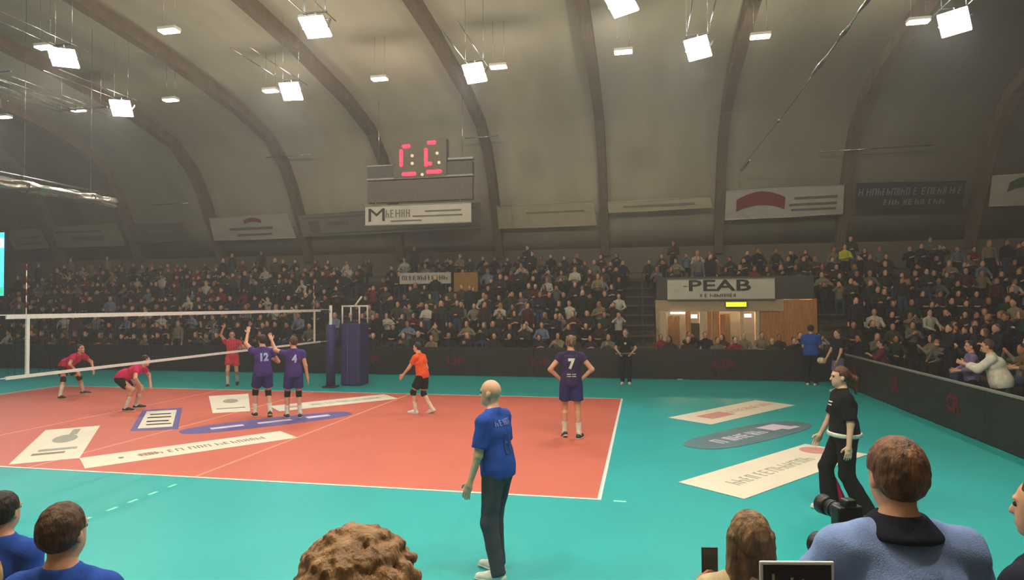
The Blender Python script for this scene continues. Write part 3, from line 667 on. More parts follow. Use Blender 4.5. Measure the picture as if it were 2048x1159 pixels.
for z in (-.42, .42): MB().tube([(-2.42, -.02, z), (2.42, -.02, z)], .03, 6).build('frame_rod', M_SBF, bl)
for s in (-1.9, 1.9): MB().tube([(s, 0, .4), (s, 0, .62)], .015, 6).build('wire', STEEL, bl)
X_, Z_ = (1, 0, 0), (0, 0, 1)
text('M', 1, M_INK, (-1.85, -.04, 0), X_, Z_, bp_, width=.75, height=.55, bold=.0); text('#5', 1, M_INKG, (-.85, -.04, .06), X_, Z_, bp_, width=1.1, height=.34, bold=.02)
for z, a, b in ((.12, .35, 1.95), (-.08, -.2, 2.0), (-.26, -1.2, .2)): MB().box((a, -.045, z - .03), (b, -.03, z + .03)).build('printed_bar', M_INKG, bp_)

# ------------------------------------------------------------------ led screen at the left edge
ls = empty('led_screen', (-20.6, 11.0, 0)); tag(ls, 'bright cyan video screen cut by the left edge', 'screen')
MB().box((-1.6, 0, 3.0), (1.56, .18, 6.1)).build('cabinet', BLACK, ls, .02)
msc = mat('screen_glow', (.05, .3, .35), .4, emit=(.08, .62, .85), estr=1.9); MB().box((-1.52, -.02, 3.1), (1.50, .0, 6.0)).build('display', msc, ls)
msw = mat('screen_white', (.5, .6, .6), .4, emit=(.8, .95, 1), estr=2.0); MB().box((.2, -.035, 5.3), (1.5, -.02, 5.75)).build('picture', msw, ls)
MB().box((-1.5, -.035, 3.12), (1.5, -.02, 3.5)).build('picture', mat('screen_green', (.05, .5, .3), .4, emit=(.05, .75, .42), estr=1.2), ls)
for s in (-1.3, 1.3): MB().box((s - .06, .18, 0), (s + .06, .3, 6.0)).build('mast', DARKMETAL, ls)
MB().box((-1.5, -.3, 0), (1.5, .8, .08)).build('base', DARKMETAL, ls)
MB().box((-1.6, -.02, 6.25), (2.0, .2, 6.6)).build('loudspeaker', DARKMETAL, ls, .02); MB().box((-1.3, .18, 5.9), (-1.2, .28, 6.4)).build('mast', DARKMETAL, ls); MB().box((1.2, .18, 5.9), (1.3, .28, 6.4)).build('mast', DARKMETAL, ls)

# ------------------------------------------------------------------ barriers
M_BAR = mat('barrier_black', srgb(44, 40, 38), 0.45, 0.4, noise=0.12, scale=2); M_BARTOP = mat('barrier_edge', srgb(150, 146, 138), 0.45, 0.5, noise=0.1); M_BARR = mat('barrier_red', srgb(112, 24, 34), 0.5, 0.3, noise=0.2, scale=9)
bf = empty('barrier', (0, 9.2, 0)); tag(bf, 'long black advertising barrier along the far side with faint red lettering', 'barrier')
redx = {-.1: ('R', .55, .28), 2.95: ('LIR', .75, .24), 6.05: ('LIR', .75, .24), 12.15: ('LIR', .75, .3)}
xs = np.arange(-24.7, 15.5, 3.05)
for i, x0 in enumerate(xs):
    x1 = min(x0 + 3.03, 15.45); pn = MB().box((x0, 0, .02), (x1, .06, 1.02)).build('panel', M_BAR, bf, .008)
    MB().box((x0 + .1, .06, .02), (x0 + .16, .5, .08)).build('foot', DARKMETAL, pn)
    for cx, (s, w, h) in redx.items():
        if x0 <= cx < x1: text(s, 1, M_BARR, (cx, -.008, .53), X_, Z_, pn, width=w, height=h, bold=.03)
br = empty('barrier', (15.5, 0, 0)); tag(br, 'black advertising barrier along the right side with pale top edge', 'barrier')
for i, y0 in enumerate(np.arange(-12, 9.1, 3.0)):
    pn = MB().box((0, y0, .02), (.06, min(y0 + 2.98, 9.14), .95)).build('panel', M_BAR, br, .008)
    MB().box((-.012, y0, .95), (.075, min(y0 + 2.98, 9.14), .985)).build('top_edge', M_BARTOP, pn)
    MB().box((.06, y0 + .1, .02), (.5, y0 + .16, .08)).build('foot', DARKMETAL, pn)
    for yy in ((y0 + 1.2,) if i != 4 else (y0 + 1.2,)):
        text('CR', 1, M_BARR, (-.008, yy, .52), (0, -1, 0), Z_, pn, width=.55, height=.36, bold=.05)

# ------------------------------------------------------------------ grandstands
ROWS = [(10.5 + .8 * i, .15 + .385 * i) for i in range(10)]
gs = empty('grandstand', (0, 10.1, 0)); tag(gs, 'dark stepped grandstand behind the far barrier, packed with spectators', 'grandstand')
for i, (y, z) in enumerate(ROWS):
    segs = [(-30, 10.0), (16.1, 27)] if i < 7 else [(-30, 27)]
    for a, b in segs:
        MB().box((a, y - .4 - 10.1, 0), (b, y + .4 - 10.1, z)).build('step', M_STEP, gs)
        MB().box((a, y - .12 - 10.1, z + .36), (b, y + .22 - 10.1, z + .41)).build('bench', M_BENCH, gs)
        for xx in np.arange(a + .5, b, 3.0): MB().box((xx, y + .0 - 10.1, z), (xx + .06, y + .1 - 10.1, z + .36)).build('bench_leg', DARKMETAL, gs)
for yy, zz in ((11.4, .16), (10.5, .04)):
    MB().box((10.05, yy - .4 - 10.1, 0), (16.05, yy + .4 - 10.1, zz)).build('step', M_STEP, gs); MB().box((10.05, yy - .12 - 10.1, zz + .36), (16.05, yy + .22 - 10.1, zz + .41)).build('bench', M_BENCH, gs)
MB().box((-30, 18.1 - 10.1, 0), (27, 19.9 - 10.1, 3.75)).build('back_walkway', M_STEP, gs)
RROWS = [(18.2 + .8 * i, .15 + .385 * i) for i in range(8)]
gr = empty('grandstand', (17.8, 0, 0)); tag(gr, 'dark stepped side grandstand behind the right barrier', 'grandstand')
for i, (x, z) in enumerate(RROWS):
    MB().box((x - .4 - 17.8, -12, 0), (x + .4 - 17.8, 9.6, z)).build('step', M_STEP, gr)
    MB().box((x - .12 - 17.8, -12, z + .36), (x + .22 - 17.8, 9.6, z + .41)).build('bench', M_BENCH, gr)
# near stand below the camera
gn = empty('grandstand', (8, -10.2, 0)); tag(gn, 'stepped near stand under the foreground spectators', 'grandstand')
for (y0, y1, z) in ((-11.2, -10.2, .33), (-12.2, -11.2, .65), (-14.5, -12.2, .97)):
    MB().box((-10, y0 + 10.2, 0), (7.2, y1 + 10.2, z)).build('step', M_STEP, gn)
for (x0, x1, y, z) in ((-1.5, -.5, -10.55, .33), (.55, 1.5, -10.88, .33), (-.6, 1.6, -11.72, .65)):
    MB().box((x0, y + 10.2 - .16, z + .36), (x1, y + 10.2 + .16, z + .41)).build('bench', M_BENCH, gn)
    for xx in (x0 + .1, x1 - .16): MB().box((xx, y + 10.2 - .1, z), (xx + .06, y + 10.2 + .1, z + .36)).build('bench_leg', DARKMETAL, gn)

# ------------------------------------------------------------------ entrance under the PEAB sign
M_WOOD = mat('orange_wood', srgb(196, 132, 78), .5, .35, noise=.15, scale=3, stretch=(5, 5, .5)); M_JAMB = mat('jamb_pale', srgb(216, 190, 160), .6, .3, noise=.06); M_PLASTER = mat('plaster', srgb(190, 168, 140), .8, .2, noise=.06); M_DOORD = mat('corridor_dark', srgb(96, 74, 48), .7, .2, noise=.1)
en = empty('entrance', (12.55, 13.5, 0)); tag(en, 'lit wooden entrance doorway under the grandstand', 'entrance')
ox = 12.55
def eb(name, x0, x1, y0, y1, z0, z1, m, parent=en, bev=.0): return MB().box((x0 - ox, y0, z0), (x1 - ox, y1, z1)).build(name, m, parent, bev)
eb('lintel', 10.2, 14.9, 0, .25, 2.22, 2.68, M_PLASTER); eb('roof_slab', 10.1, 16.0, 0, 2.0, 2.68, 3.6, M_STEP)
eb('side_wall', 10.05, 10.2, 0, 2.2, 0, 2.7, M_PLASTER); eb('back_wall', 10.2, 16.0, 2.3, 2.4, 0, 2.7, M_WOOD); eb('side_wall', 15.95, 16.1, 0, 2.2, 0, 2.7, M_WOOD)
for x0, x1, m in ((10.2, 10.45, M_JAMB), (11.2, 11.42, M_WOOD), (11.75, 11.98, M_JAMB), (12.05, 12.2, M_WOOD), (12.25, 12.5, M_WOOD), (13.28, 13.42, M_JAMB), (13.85, 14.0, M_JAMB), (14.75, 14.9, M_WOOD)):
    eb('door_post', x0, x1, -.02, .2, 0, 2.22, m, bev=.01)
eb('wood_panel', 14.9, 15.95, -.02, .15, 0, 2.66, M_WOOD); eb('wood_panel', 14.0, 14.75, .05, .15, 0, 2.22, M_WOOD)
eb('door_leaf', 12.55, 12.75, .2, .9, 0, 2.1, M_WOOD, bev=.01); eb('door_leaf', 11.42, 11.75, .1, .16, 0, 1.75, M_DOORD)
eb('corridor_door', 10.6, 11.1, 2.2, 2.3, 0, 2.0, M_DOORD); eb('corridor_door', 12.7, 13.2, 2.2, 2.3, 0, 2.1, M_DOORD)
M_STRIP = mat('strip_lamp', (1, 1, 1), .4, emit=(1, .93, .78), estr=1.6)
st = eb('strip_lamp', 10.62, 11.2, -.06, -.02, 2.12, 2.2, M_STRIP); eb('wall_lamp', 11.42, 11.66, -.05, .05, 1.95, 2.1, M_STRIP); eb('wall_lamp', 13.45, 13.7, -.05, .05, 1.98, 2.12, M_STRIP)
for xx in (11.0, 13.2, 14.9):
    l = bpy.data.lights.new('corridor_lamp', 'POINT'); l.energy = 150; l.color = (1, .66, .34); l.shadow_soft_size = .15; lo = bpy.data.objects.new('corridor_lamp', l); link(lo, en); lo.location = (xx - ox, 1.2, 2.45)
    MB().cbox((xx - ox, 1.2, 2.64), (.3, .3, .06)).build('corridor_fitting', M_STRIP, en)
sg = empty('entrance_sign', (12.54, 13.4, 3.12)); tag(sg, 'white board sign with large dark letters PEAB over the entrance', 'sign')
bd = MB().box((-2.03, -.02, -.44), (2.03, .04, .4)).build('board', BW, sg, .01)
for z in (-.43, .39): MB().box((-2.05, -.04, z - .02), (2.05, .05, z + .02)).build('frame_rail', M_INKG, sg)
text('PEAB', 1, M_INK, (-.05, -.032, .1), X_, Z_, bd, width=2.35, height=.44, bold=.02); MB().box((-1.4, -.028, .08), (-1.25, -.02, .12)).build('printed_bar', M_INKG, bd)
text('#10', 1, M_INK, (-.05, -.032, -.27), X_, Z_, bd, width=1.35, height=.13, bold=.02)
ex = empty('exit_sign', (13.12, 13.38, 2.48)); tag(ex, 'glowing yellow-green exit sign over the doorway', 'exit sign')
MB().box((-.40, -.05, -.09), (.40, .12, .11)).build('box', DARKMETAL, ex, .01); MB().box((-.38, -.065, -.08), (.38, -.05, .1)).build('glowing_face', mat('exit_glow', (.6, .7, .05), .4, emit=(.80, .95, .03), estr=1.25), ex)
ss = empty('stand_sign', (-.34, 15.25, 3.35)); tag(ss, 'small white board with dark lettering on the far stand', 'sign')
b2 = MB().box((-1.25, 0, .18), (1.25, .05, .70)).build('board', BW, ss, .01); text('#12', 1, M_INK, (0, -.01, .46), X_, Z_, b2, width=2.2, height=.2, bold=.02)
for s in (-1.0, 1.0): MB().box((s - .03, .05, -1.1), (s + .03, .1, .6)).build('post', DARKMETAL, ss)
pb = empty('brown_panel', (1.6, 15.3, 3.0)); tag(pb, 'yellow-brown panel beside the small white stand sign', 'panel')
MB().box((-.57, 0, .15), (.57, .06, 1.03)).build('board', mat('ochre_board', srgb(170, 130, 62), .6, noise=.1), pb, .01); MB().box((-.03, .06, -.9), (.03, .12, .9)).build('post', DARKMETAL, pb)

# ------------------------------------------------------------------ floor stickers (flat advertising film on the floor)
M_ST = mat('sticker_white', srgb(236, 226, 204), .5, .35, noise=.03, scale=2); M_STB = mat('sticker_blue', srgb(104, 92, 150), .5, .35, noise=.08, scale=2); M_STP = mat('sticker_purple', srgb(96, 128, 134), .5, .35, noise=.08, scale=2)
M_STINK = mat('sticker_ink', srgb(164, 162, 144), .6, .3, noise=.1); M_STINKD = mat('sticker_ink_dark', srgb(140, 126, 112), .6, .3, noise=.1); M_STRED = mat('sticker_red', srgb(212, 150, 140), .6, .3, noise=.1); M_STW = mat('sticker_letter', srgb(222, 206, 226), .5, .3, noise=.04)
def sticker(label, quad, m, marks=(), round_=False, z0=.0048):
    q = [Vector((a, b, 0)) for a, b in quad]; c = sum(q, Vector()) / 4; t = empty('floor_sticker', (c.x, c.y, z0)); tag(t, label, 'floor sticker', 'advertising stickers on the floor'); q = [p - c for p in q]
    x = ((q[1] - q[0]) + (q[2] - q[3])) / 2; y = ((q[3] - q[0]) + (q[2] - q[1])) / 2
    if round_: pts = [tuple((x * .56 * math.copysign(abs(math.cos(a)) ** .7, math.cos(a)) + y * .56 * math.copysign(abs(math.sin(a)) ** .7, math.sin(a)))[:2]) for a in np.linspace(0, 2 * math.pi, 33)[:-1]]
    else: pts = [tuple(p[:2]) for p in q]
    if sum(pts[i][0] * pts[(i + 1) % len(pts)][1] - pts[(i + 1) % len(pts)][0] * pts[i][1] for i in range(len(pts))) < 0: pts = pts[::-1]
    fm = MB().prism(pts, 0, .0015).build('film', m, t); xn, yn = x.normalized(), y.normalized(); w, h = x.length, y.length
    yn = Vector((0, 0, 1)).cross(xn)
    for mk in marks:
        o = x * mk[1] + y * mk[2] + Vector((0, 0, .0022))
        if mk[0] == 'bar':
            a, b = x * mk[3] / 2, y * mk[4] / 2; pp = [o - a - b, o + a - b, o + a + b, o - a + b]
            if (a.cross(b)).z < 0: pp = pp[::-1]
            MB().prism([tuple(p[:2]) for p in pp], .0015, .0025).build('printed_bar', mk[5], fm)
        elif mk[0] == 'disc':
            MB().prism([tuple((o + x * mk[3] / 2 * math.cos(a) + y * mk[4] / 2 * math.sin(a) * (1 if x.cross(y).z > 0 else -1))[:2]) for a in np.linspace(0, 2 * math.pi, 25)[:-1]], .0015, .0025).build('emblem', mk[5], fm)
        else: text(mk[0], 1, mk[5], tuple(o), xn, yn, fm, width=mk[3] * w, height=mk[4] * h, extrude=.0004, bold=mk[6] if len(mk) > 6 else .01)
sticker('large white floor sticker with grey-green emblem at the lower left of court', [(-.5, -4.36), (.26, -3.78), (-1.85, -1.22), (-2.57, -1.84)][0:4], M_ST, [('disc', .02, .12, .42, .26, M_STINK), ('bar', .1, .34, .14, .2, M_STINK), ('bar', .05, -.2, .6, .06, M_STINK), ('bar', -.05, -.30, .5, .05, M_STINKD)])
sticker('long white floor sticker strip with a line of print near the attack line', [(.95, -4.35), (3.02, -1.62), (2.33, -1.1), (.26, -3.78)], M_ST, [('disc', -.34, 0, .025, .16, M_STINKD), ('#16', .06, 0, .62, .26, M_STINKD), ('disc', -.22, .0, .10, .3, M_STRED)])
sticker('white floor sticker with a thick blue border behind the net', [(-.73, -1.63), (.1, -1.27), (-1.8, 1.2), (-2.51, .7)], M_STB, [('bar', 0, 0, .74, .80, M_ST), ('bar', 0, .22, .5, .05, M_STB), ('bar', 0, .06, .55, .05, M_STB), ('bar', 0, -.12, .5, .05, M_STB), ('bar', .05, -.26, .55, .04, M_STB)])
sticker('white floor sticker beyond the net behind the two purple players', [(-.49, .6), (.23, 1.01), (-1.69, 3.77), (-2.51, 3.13)], M_ST, [('disc', .02, .1, .4, .24, M_STINK), ('bar', 0, -.3, .7, .04, M_STINKD)])
sticker('purple oval floor sticker with white print under the two purple players', [(.85, -1.75), (2.95, .75), (2.3, 1.35), (.15, -1.1)], M_STB, [('bar', -.28, 0, .2, .22, M_STW), ('bar', .02, 0, .22, .22, M_STW), ('bar', .32, 0, .16, .25, M_STW)], True)
sticker('white floor sticker strip at the far attack line', [(.95, 1.1), (3.02, 3.53), (2.29, 4.29), (.25, 1.8)], M_ST, [('#16', .1, 0, .6, .26, M_STINK), ('bar', -.35, 0, .1, .3, M_STRED)])
sticker('white floor sticker with faint pink print, farthest of three behind the end line', [(10.92, 1.07), (13.22, 4.06), (12.4, 4.76), (10.07, 1.76)], M_ST, [('bar', -.22, 0, .25, .4, M_STRED), ('#11', .15, .02, .6, .22, M_STRED)])
sticker('muted purple oval floor sticker with white letters behind the end line', [(10.9, -1.3), (13.06, 1.27), (12.28, 1.76), (10.15, -.79)], M_STP, [('#6', -.10, 0, .46, .34, M_STW, .03), ('bar', .28, .08, .2, .42, M_STW), ('bar', .34, -.2, .14, .14, M_STW)], True)
sticker('largest white floor sticker with grey print, nearest of three behind the end line', [(10.81, -4.13), (13.2, -1.2), (12.38, -.55), (10.02, -3.48)], M_ST, [('#13', -.06, -.02, .6, .22, M_STINK), ('disc', .40, .16, .14, .5, M_STRED)])

# ------------------------------------------------------------------ net, posts, referee stand
M_TAPE = mat('net_tape', (.74, .71, .68), .7, .25, noise=.04, scale=20); M_CORD = mat('net_cord', (.015, .015, .016), .8, .2, noise=.1); M_REDS = mat('antenna_red', srgb(150, 50, 50), .5, noise=.05)
nt_ = empty('volleyball_net', (0, 0, 0)); tag(nt_, 'black volleyball net with white tapes strung across the court', 'net')
MB().box((-.012, -4.85, 2.36), (.012, 4.85, 2.43)).build('top_tape', M_TAPE, nt_)
MB().box((-.012, -4.85, 1.43), (.012, 4.85, 1.48)).build('bottom_tape', M_TAPE, nt_)
for y in (-4.5, 4.5):
    MB().box((-.016, y - .025, 1.43), (.016, y + .025, 2.43)).build('side_band', M_TAPE, nt_)
    an = MB().tube([(-.03, y, 1.43), (-.03, y, 3.23)], .006, 6).build('antenna', M_TAPE, nt_)
    for k in range(4): MB().tube([(-.03, y, 2.53 + .2 * k), (-.03, y, 2.63 + .2 * k)], .0075, 6).build('stripe', M_REDS, an)
mm = MB()
for y in np.arange(-4.8, 4.85, .1): mm.box((-.0015, y - .0015, 1.48), (.0015, y + .0015, 2.36))
for z in np.arange(1.53, 2.36, .1): mm.box((-.0015, -4.85, z - .0015), (.0015, 4.85, z + .0015))
tag(mm.build('netting', M_CORD, nt_), kind='stuff')
for s in (-1, 1):
    MB().tube([(0, s * 4.8, 2.42), (0, s * 5.45, 2.42)], .008, 5).build('cord', M_TAPE, nt_)
    MB().tube([(0, s * 4.8, 1.455), (0, s * 5.45, 1.455)], .008, 5).build('cord', M_TAPE, nt_)
M_PAD = mat('pad_blue', srgb(58, 50, 112), .55, .35, noise=.08, scale=4, bump=.1, bscale=30)
for s in (-1, 1):
    po = empty('net_post', (0, s * 5.5, 0)); tag(po, 'padded net post at the far end of the net' if s > 0 else 'padded net post at the near end of the net', 'net post', 'net posts')
    MB().tube([(0, 0, 0), (0, 0, 2.55)], .045, 12).build('pole', WHITE, po); MB().tube([(0, 0, .05), (0, 0, 1.95)], .14, 16).build('pad', M_PAD, po)
    MB().tube([(0, 0, 2.3), (.0, -s * .12, 2.42)], .02, 6).build('crank', STEEL, po); MB().box((-.2, -.2, 0), (.2, .2, .05)).build('base', DARKMETAL, po, .01)
rs_ = empty('referee_stand', (.47, 6.25, 0)); tag(rs_, 'blue padded referee stand with white rails beside the net', 'referee stand')
MB().box((-.34, -.35, .0), (.32, .35, 1.98)).build('pad', M_PAD, rs_, .05); MB().box((-.11, -.356, .05), (-.09, -.34, 1.9)).build('seam', M_STB, rs_)
for a, b in ((-.3, -.3), (.28, -.3), (-.3, .3), (.28, .3)): MB().tube([(a, b, 1.9), (a, b, 2.55)], .028, 8).build('rail_post', WHITE, rs_)
for a in (-.3, .3): MB().tube([(-.3, a, 2.52), (.28, a, 2.52)], .028, 8).build('hand_rail', WHITE, rs_)
MB().tube([(.1, -.3, 2.5), (.36, -.3, 2.82)], .03, 8).build('arm_rail', WHITE, rs_); MB().box((-.3, -.3, 1.98), (.28, .3, 2.03)).build('platform', DARKMETAL, rs_)

# ================================================================== PEOPLE ON AND AROUND THE COURT
C_PURPLE = cloth('purple', srgb(74, 52, 128)); C_DPURPLE = cloth('dark_purple', srgb(58, 42, 84)); C_NAVY = cloth('navy', srgb(48, 48, 112)); C_PINK = cloth('pink', srgb(206, 34, 92)); C_CORALP = cloth('coral_pink', srgb(212, 62, 84))
C_BLACK = cloth('black', srgb(24, 23, 25)); C_ORANGE = cloth('orange', srgb(240, 92, 34)); C_BLUE = cloth('royal_blue', srgb(40, 78, 168)); C_SLATE = cloth('slate', srgb(70, 74, 84)); C_WHITE = cloth('white', srgb(226, 220, 208)); C_LBLUE = cloth('light_blue', srgb(126, 150, 204)); C_DKNAVY = cloth('dark_navy', srgb(26, 28, 44))
C_MAROON = cloth('maroon', srgb(104, 46, 52)); C_GREY = cloth('grey', srgb(112, 110, 108)); C_CREAM = cloth('cream', srgb(190, 172, 138)); C_DENIM = cloth('denim', srgb(58, 74, 104)); C_PRINT = cloth('print_pale', srgb(170, 192, 236)); C_LILAC = cloth('lilac', srgb(122, 108, 150))
def P(base, **k): return dict(base, **k)

# bald man in the blue polo, front of court
r_, J_, k_ = person('bald man in blue polo and dark trousers standing in front of the court', (8.21, -6.98, 0), 74, 1.84,
    P(STAND, spine=(0, .10, 1), pelvis=(0, .0, .968), footL=(-.12, -.04, 0, -10, 0), footR=(.10, .08, 0, 6, 0), wristL=(-.26, .17, .80), wristR=(.25, .08, .80), hf=(-.1, 1, -.12), g=1.06, curl=.45), SKIN2,
    top=dict(mat=C_BLUE, sleeve=.78, hem=.06, grow=.020), bottom=dict(kind='trousers', mat=C_SLATE, grow=.018), shoes=(SHOE_W, SOLE), collar=(C_BLUE, .03, .070, .066))
print_on(r_, J_, k_, '#5', .1, C_PRINT, (0, .43), width=.26, height=.05); print_on(r_, J_, k_, '#3', .2, cloth('print_blue', srgb(96, 126, 190)), (.02, .25), width=.17, height=.20)
# woman in black walking
r_, J_, k_ = person('woman in black polo and wide black trousers walking along the end zone', (11.93, -4.45, 0), 90, 1.80,
    P(STAND, pelvis=(0, .0, .935), spine=(0, .04, 1), footL=(-.10, -.17, 0, -4, 6), footR=(.10, .17, 0, 4, 0), wristL=(-.27, .03, .80), wristR=(.27, .22, .84), hf=(0, 1, -.15), g=1.18, curl=.5), SKIN2,
    top=dict(mat=C_BLACK, sleeve=.86, hem=.0, grow=.022), bottom=dict(kind='trousers', mat=C_BLACK, grow=.026, flare=.035), shoes=(SHOE_W, SOLE), hair=(hairm('dark_auburn', srgb(116, 70, 44), srgb(60, 36, 24)), 'pony', .010), collar=(C_BLACK, .03, .068, .064))
bt = surf([ell(J_['P'] + .03 * J_['u'], np.array([J_['r'], J_['f'], J_['u']]), (.231, .190, .2), .02)], .012, [lambda X, Y, Z: np.abs((Z - J_['P'][2]) - .012) - .026]); add_obj('white_hem', bt, C_WHITE, r_, k_)
kn, an = J_['knR'], J_['anR']; sp = surf([cone(kn + .35 * (an - kn) - .085 * J_['fdR'], an - .13 * J_['fdR'], .025, .062, .02, 0, True)], .011, wrinkle=.002); add_obj('pink_gusset', sp, C_PINK, r_, k_)
print_on(r_, J_, k_, '=', .1, C_WHITE, (.03, .38), back=False, width=.10, height=.05)
# player number 7
r_, J_, k_ = person('player with number 7 on dark purple jersey, hands on hips, back turned', (8.2, -.72, 0), 10, 1.96,
    P(STAND, pelvis=(0, 0, .96), footL=(-.11, .06, 0, -10, 25), footR=(.13, -.06, 0, 22, 0), wristL=(-.19, .02, 1.02), wristR=(.19, .02, 1.02), poleL=(-1, -.35, .1), poleR=(1, -.35, .1), hf=(-.1, 1, -.15), palmL=(1, 0, -.4), palmR=(-1, 0, -.4), curl=.7), SKIN,
    top=dict(mat=C_DPURPLE, sleeve=.34, hem=.05, grow=.018), bottom=dict(kind='shorts', mat=C_NAVY, len=.66, grow=.02), shoes=(SHOE_D, SOLE), hair=(HAIR_DBLOND, 'short'), socks=(C_WHITE, .55), kneepad=None)
print_on(r_, J_, k_, '7', .2, C_WHITE, (0, .33), width=.12, height=.19, bold=.012); print_on(r_, J_, k_, '#7', .1, C_LILAC, (0, .47), width=.22, height=.04); print_on(r_, J_, k_, '==', .1, C_WHITE, (0, .13), width=.16, height=.05)
# libero in orange
r_, J_, k_ = person('player in bright orange jersey walking to the left with black knee pads', (4.45, 1.42, 0), 78, 1.73,
    P(STAND, pelvis=(0, -.02, .92), spine=(0, .22, 1), footL=(-.10, .14, 0, -4, 0), footR=(.10, -.24, .03, 4, 22), wristL=(-.20, .42, .93), wristR=(.22, .10, .85), poleL=(-.4, -1, -.3), hf=(-.1, 1, -.1), curl=.6), SKIN2,
    top=dict(mat=C_ORANGE, sleeve=.55, hem=.06, grow=.022), bottom=dict(kind='shorts', mat=C_BLACK, len=.7, grow=.018), shoes=(SHOE_W, SOLE), hair=(HAIR_DARK, 'short'), socks=(C_WHITE, .45), kneepad=C_BLACK)
# two purple players under the net
r_, J_, k_ = person('player in purple jersey with raised arm, left of the pair by the net', (.95, .42, 0), 42, 1.93,
    P(STAND, pelvis=(0, 0, .93), spine=(0, .08, 1), footL=(-.14, .10, 0, -6, 0), footR=(.12, -.16, .02, 10, 20), wristL=(-.26, .34, 1.78), wristR=(.26, .36, 1.20), poleL=(-1, .2, -.4), poleR=(.6, -1, -.6), hf=(-.3, 1, .05), curl=.2, palmL=(.4, 1, 0)), SKIN,
    top=dict(mat=C_PURPLE, sleeve=.4, hem=.07, grow=.02), bottom=dict(kind='shorts', mat=C_NAVY, len=.66, grow=.02), shoes=(SHOE_D, SOLE), hair=(HAIR_DARK, 'short'), socks=(C_WHITE, .5), kneepad=C_BLACK)
print_on(r_, J_, k_, '12', .2, C_PRINT, (0, .33), width=.17, height=.18, bold=.01)
r_, J_, k_ = person('player in purple jersey reaching an arm towards his team mate by the net', (1.74, .40, 0), 38, 1.86,
    P(STAND, pelvis=(0, 0, .96), footL=(-.13, .06, 0, -8, 0), footR=(.13, -.05, 0, 10, 0), wristL=(-.42, .34, 1.70), wristR=(.30, -.02, .84), poleL=(-.4, .2, -1), hf=(-.5, 1, 0), curl=.25, palmL=(-.3, .4, 1)), SKIN,
    top=dict(mat=C_PURPLE, sleeve=.4, hem=.07, grow=.02), bottom=dict(kind='shorts', mat=C_NAVY, len=.66, grow=.02), shoes=(SHOE_D, SOLE), hair=(HAIR_BROWN, 'short'), socks=(C_WHITE, .5), kneepad=C_BLACK)
print_on(r_, J_, k_, '4', .2, C_PRINT, (0, .33), width=.11, height=.18, bold=.01)
# pink players beyond the net
person('player in coral pink jersey with raised arm seen behind the net', (-3.3, 5.3, 0), -150, 1.82,
    P(STAND, pelvis=(0, 0, .93), spine=(0, .1, 1), footL=(-.12, -.28, .05, -5, 30), footR=(.12, .14, 0, 5, 0), wristL=(-.28, .30, 1.20), wristR=(.24, .22, 1.84), poleR=(1, -.2, -.2), hf=(.1, 1, .1), curl=.3, palmR=(0, 1, 0)), SKIN,
    top=dict(mat=C_CORALP, sleeve=.45, hem=.08, grow=.02), bottom=dict(kind='shorts', mat=C_CORALP, len=.62, grow=.02), shoes=(SHOE_D, SOLE), hair=(HAIR_DARK, 'short'), socks=(C_WHITE, .4))
person('player in pink jersey crouching at far left behind the net', (-6.5, 2.5, 0), -84, 1.86,
    P(STAND, pelvis=(0, -.16, .84), spine=(0, .85, .62), footL=(-.50, -.02, 0, -14, 0), footR=(.46, .10, 0, 14, 0), wristL=(-.30, .42, .72), wristR=(.30, .42, .72), poleL=(-1, 0, -.2), poleR=(1, 0, -.2), kneeL=(-.4, 1, 0), kneeR=(.4, 1, 0), hf=(0, 1, .1), hu=(0, -.15, 1), curl=.6, palmL=(.5, 0, -1), palmR=(-.5, 0, -1)), SKIN,
    top=dict(mat=C_PINK, sleeve=.5, hem=.10, grow=.024), bottom=dict(kind='shorts', mat=C_BLACK, len=.62, grow=.02), shoes=(SHOE_D, SOLE), hair=(HAIR_DARK, 'short'), socks=(C_WHITE, .35), kneepad=C_BLACK)
person('player in pink jersey bending low under the bottom tape of the net', (-2.85, .75, 0), -70, 1.86,
    P(STAND, pelvis=(0, -.24, .76), spine=(0, .90, .50), footL=(-.22, .02, 0, -10, 0), footR=(.22, -.04, 0, 10, 0), wristL=(-.26, .30, .58), wristR=(.26, .30, .58), poleL=(-1, 0, -.1), poleR=(1, 0, -.1), kneeL=(-.3, 1, 0), kneeR=(.3, 1, 0), hf=(0, 1, -.1), hu=(0, .2, 1), curl=.6, palmL=(.5, 0, -1), palmR=(-.5, 0, -1)), SKIN,
    top=dict(mat=C_PINK, sleeve=.5, hem=.10, grow=.024), bottom=dict(kind='shorts', mat=C_BLACK, len=.62, grow=.02), shoes=(SHOE_D, SOLE), hair=(HAIR_DARK, 'short'), socks=(C_WHITE, .35))
# line judge at the far corner
r_, J_, k_ = person('line judge in black polo and dark trousers standing by the far barrier', (9.0, 7.65, 0), 178, 1.75,
    P(STAND, wristL=(-.20, .20, 1.02), wristR=(.20, .20, 1.02), poleL=(-1, -.5, -.3), poleR=(1, -.5, -.3), hf=(.1, 1, 0), palmL=(1, -.2, 0), palmR=(-1, -.2, 0)), SKIN,
    top=dict(mat=C_BLACK, sleeve=.7, hem=.06), bottom=dict(kind='trousers', mat=C_DKNAVY), shoes=(SHOE_W, SOLE), hair=(HAIR_GREY, 'short'), collar=(C_BLACK, .03, .07, .066))
print_on(r_, J_, k_, 'O', .1, C_WHITE, (.0, .36), back=False, width=.08, height=.07, bold=.01)
fg_ = empty('line_flag', (9.0, 7.42, .98)); tag(fg_, 'pale rolled flag held across the waist by the line judge', 'flag'); MB().tube([(-.3, 0, 0), (.3, 0, .01)], .012, 8).build('stick', WHITE, fg_); MB().tube([(-.28, 0, 0), (.0, 0, .005), (.2, 0, .01)], [.016, .022, .016], 8).build('cloth', C_GREY, fg_)
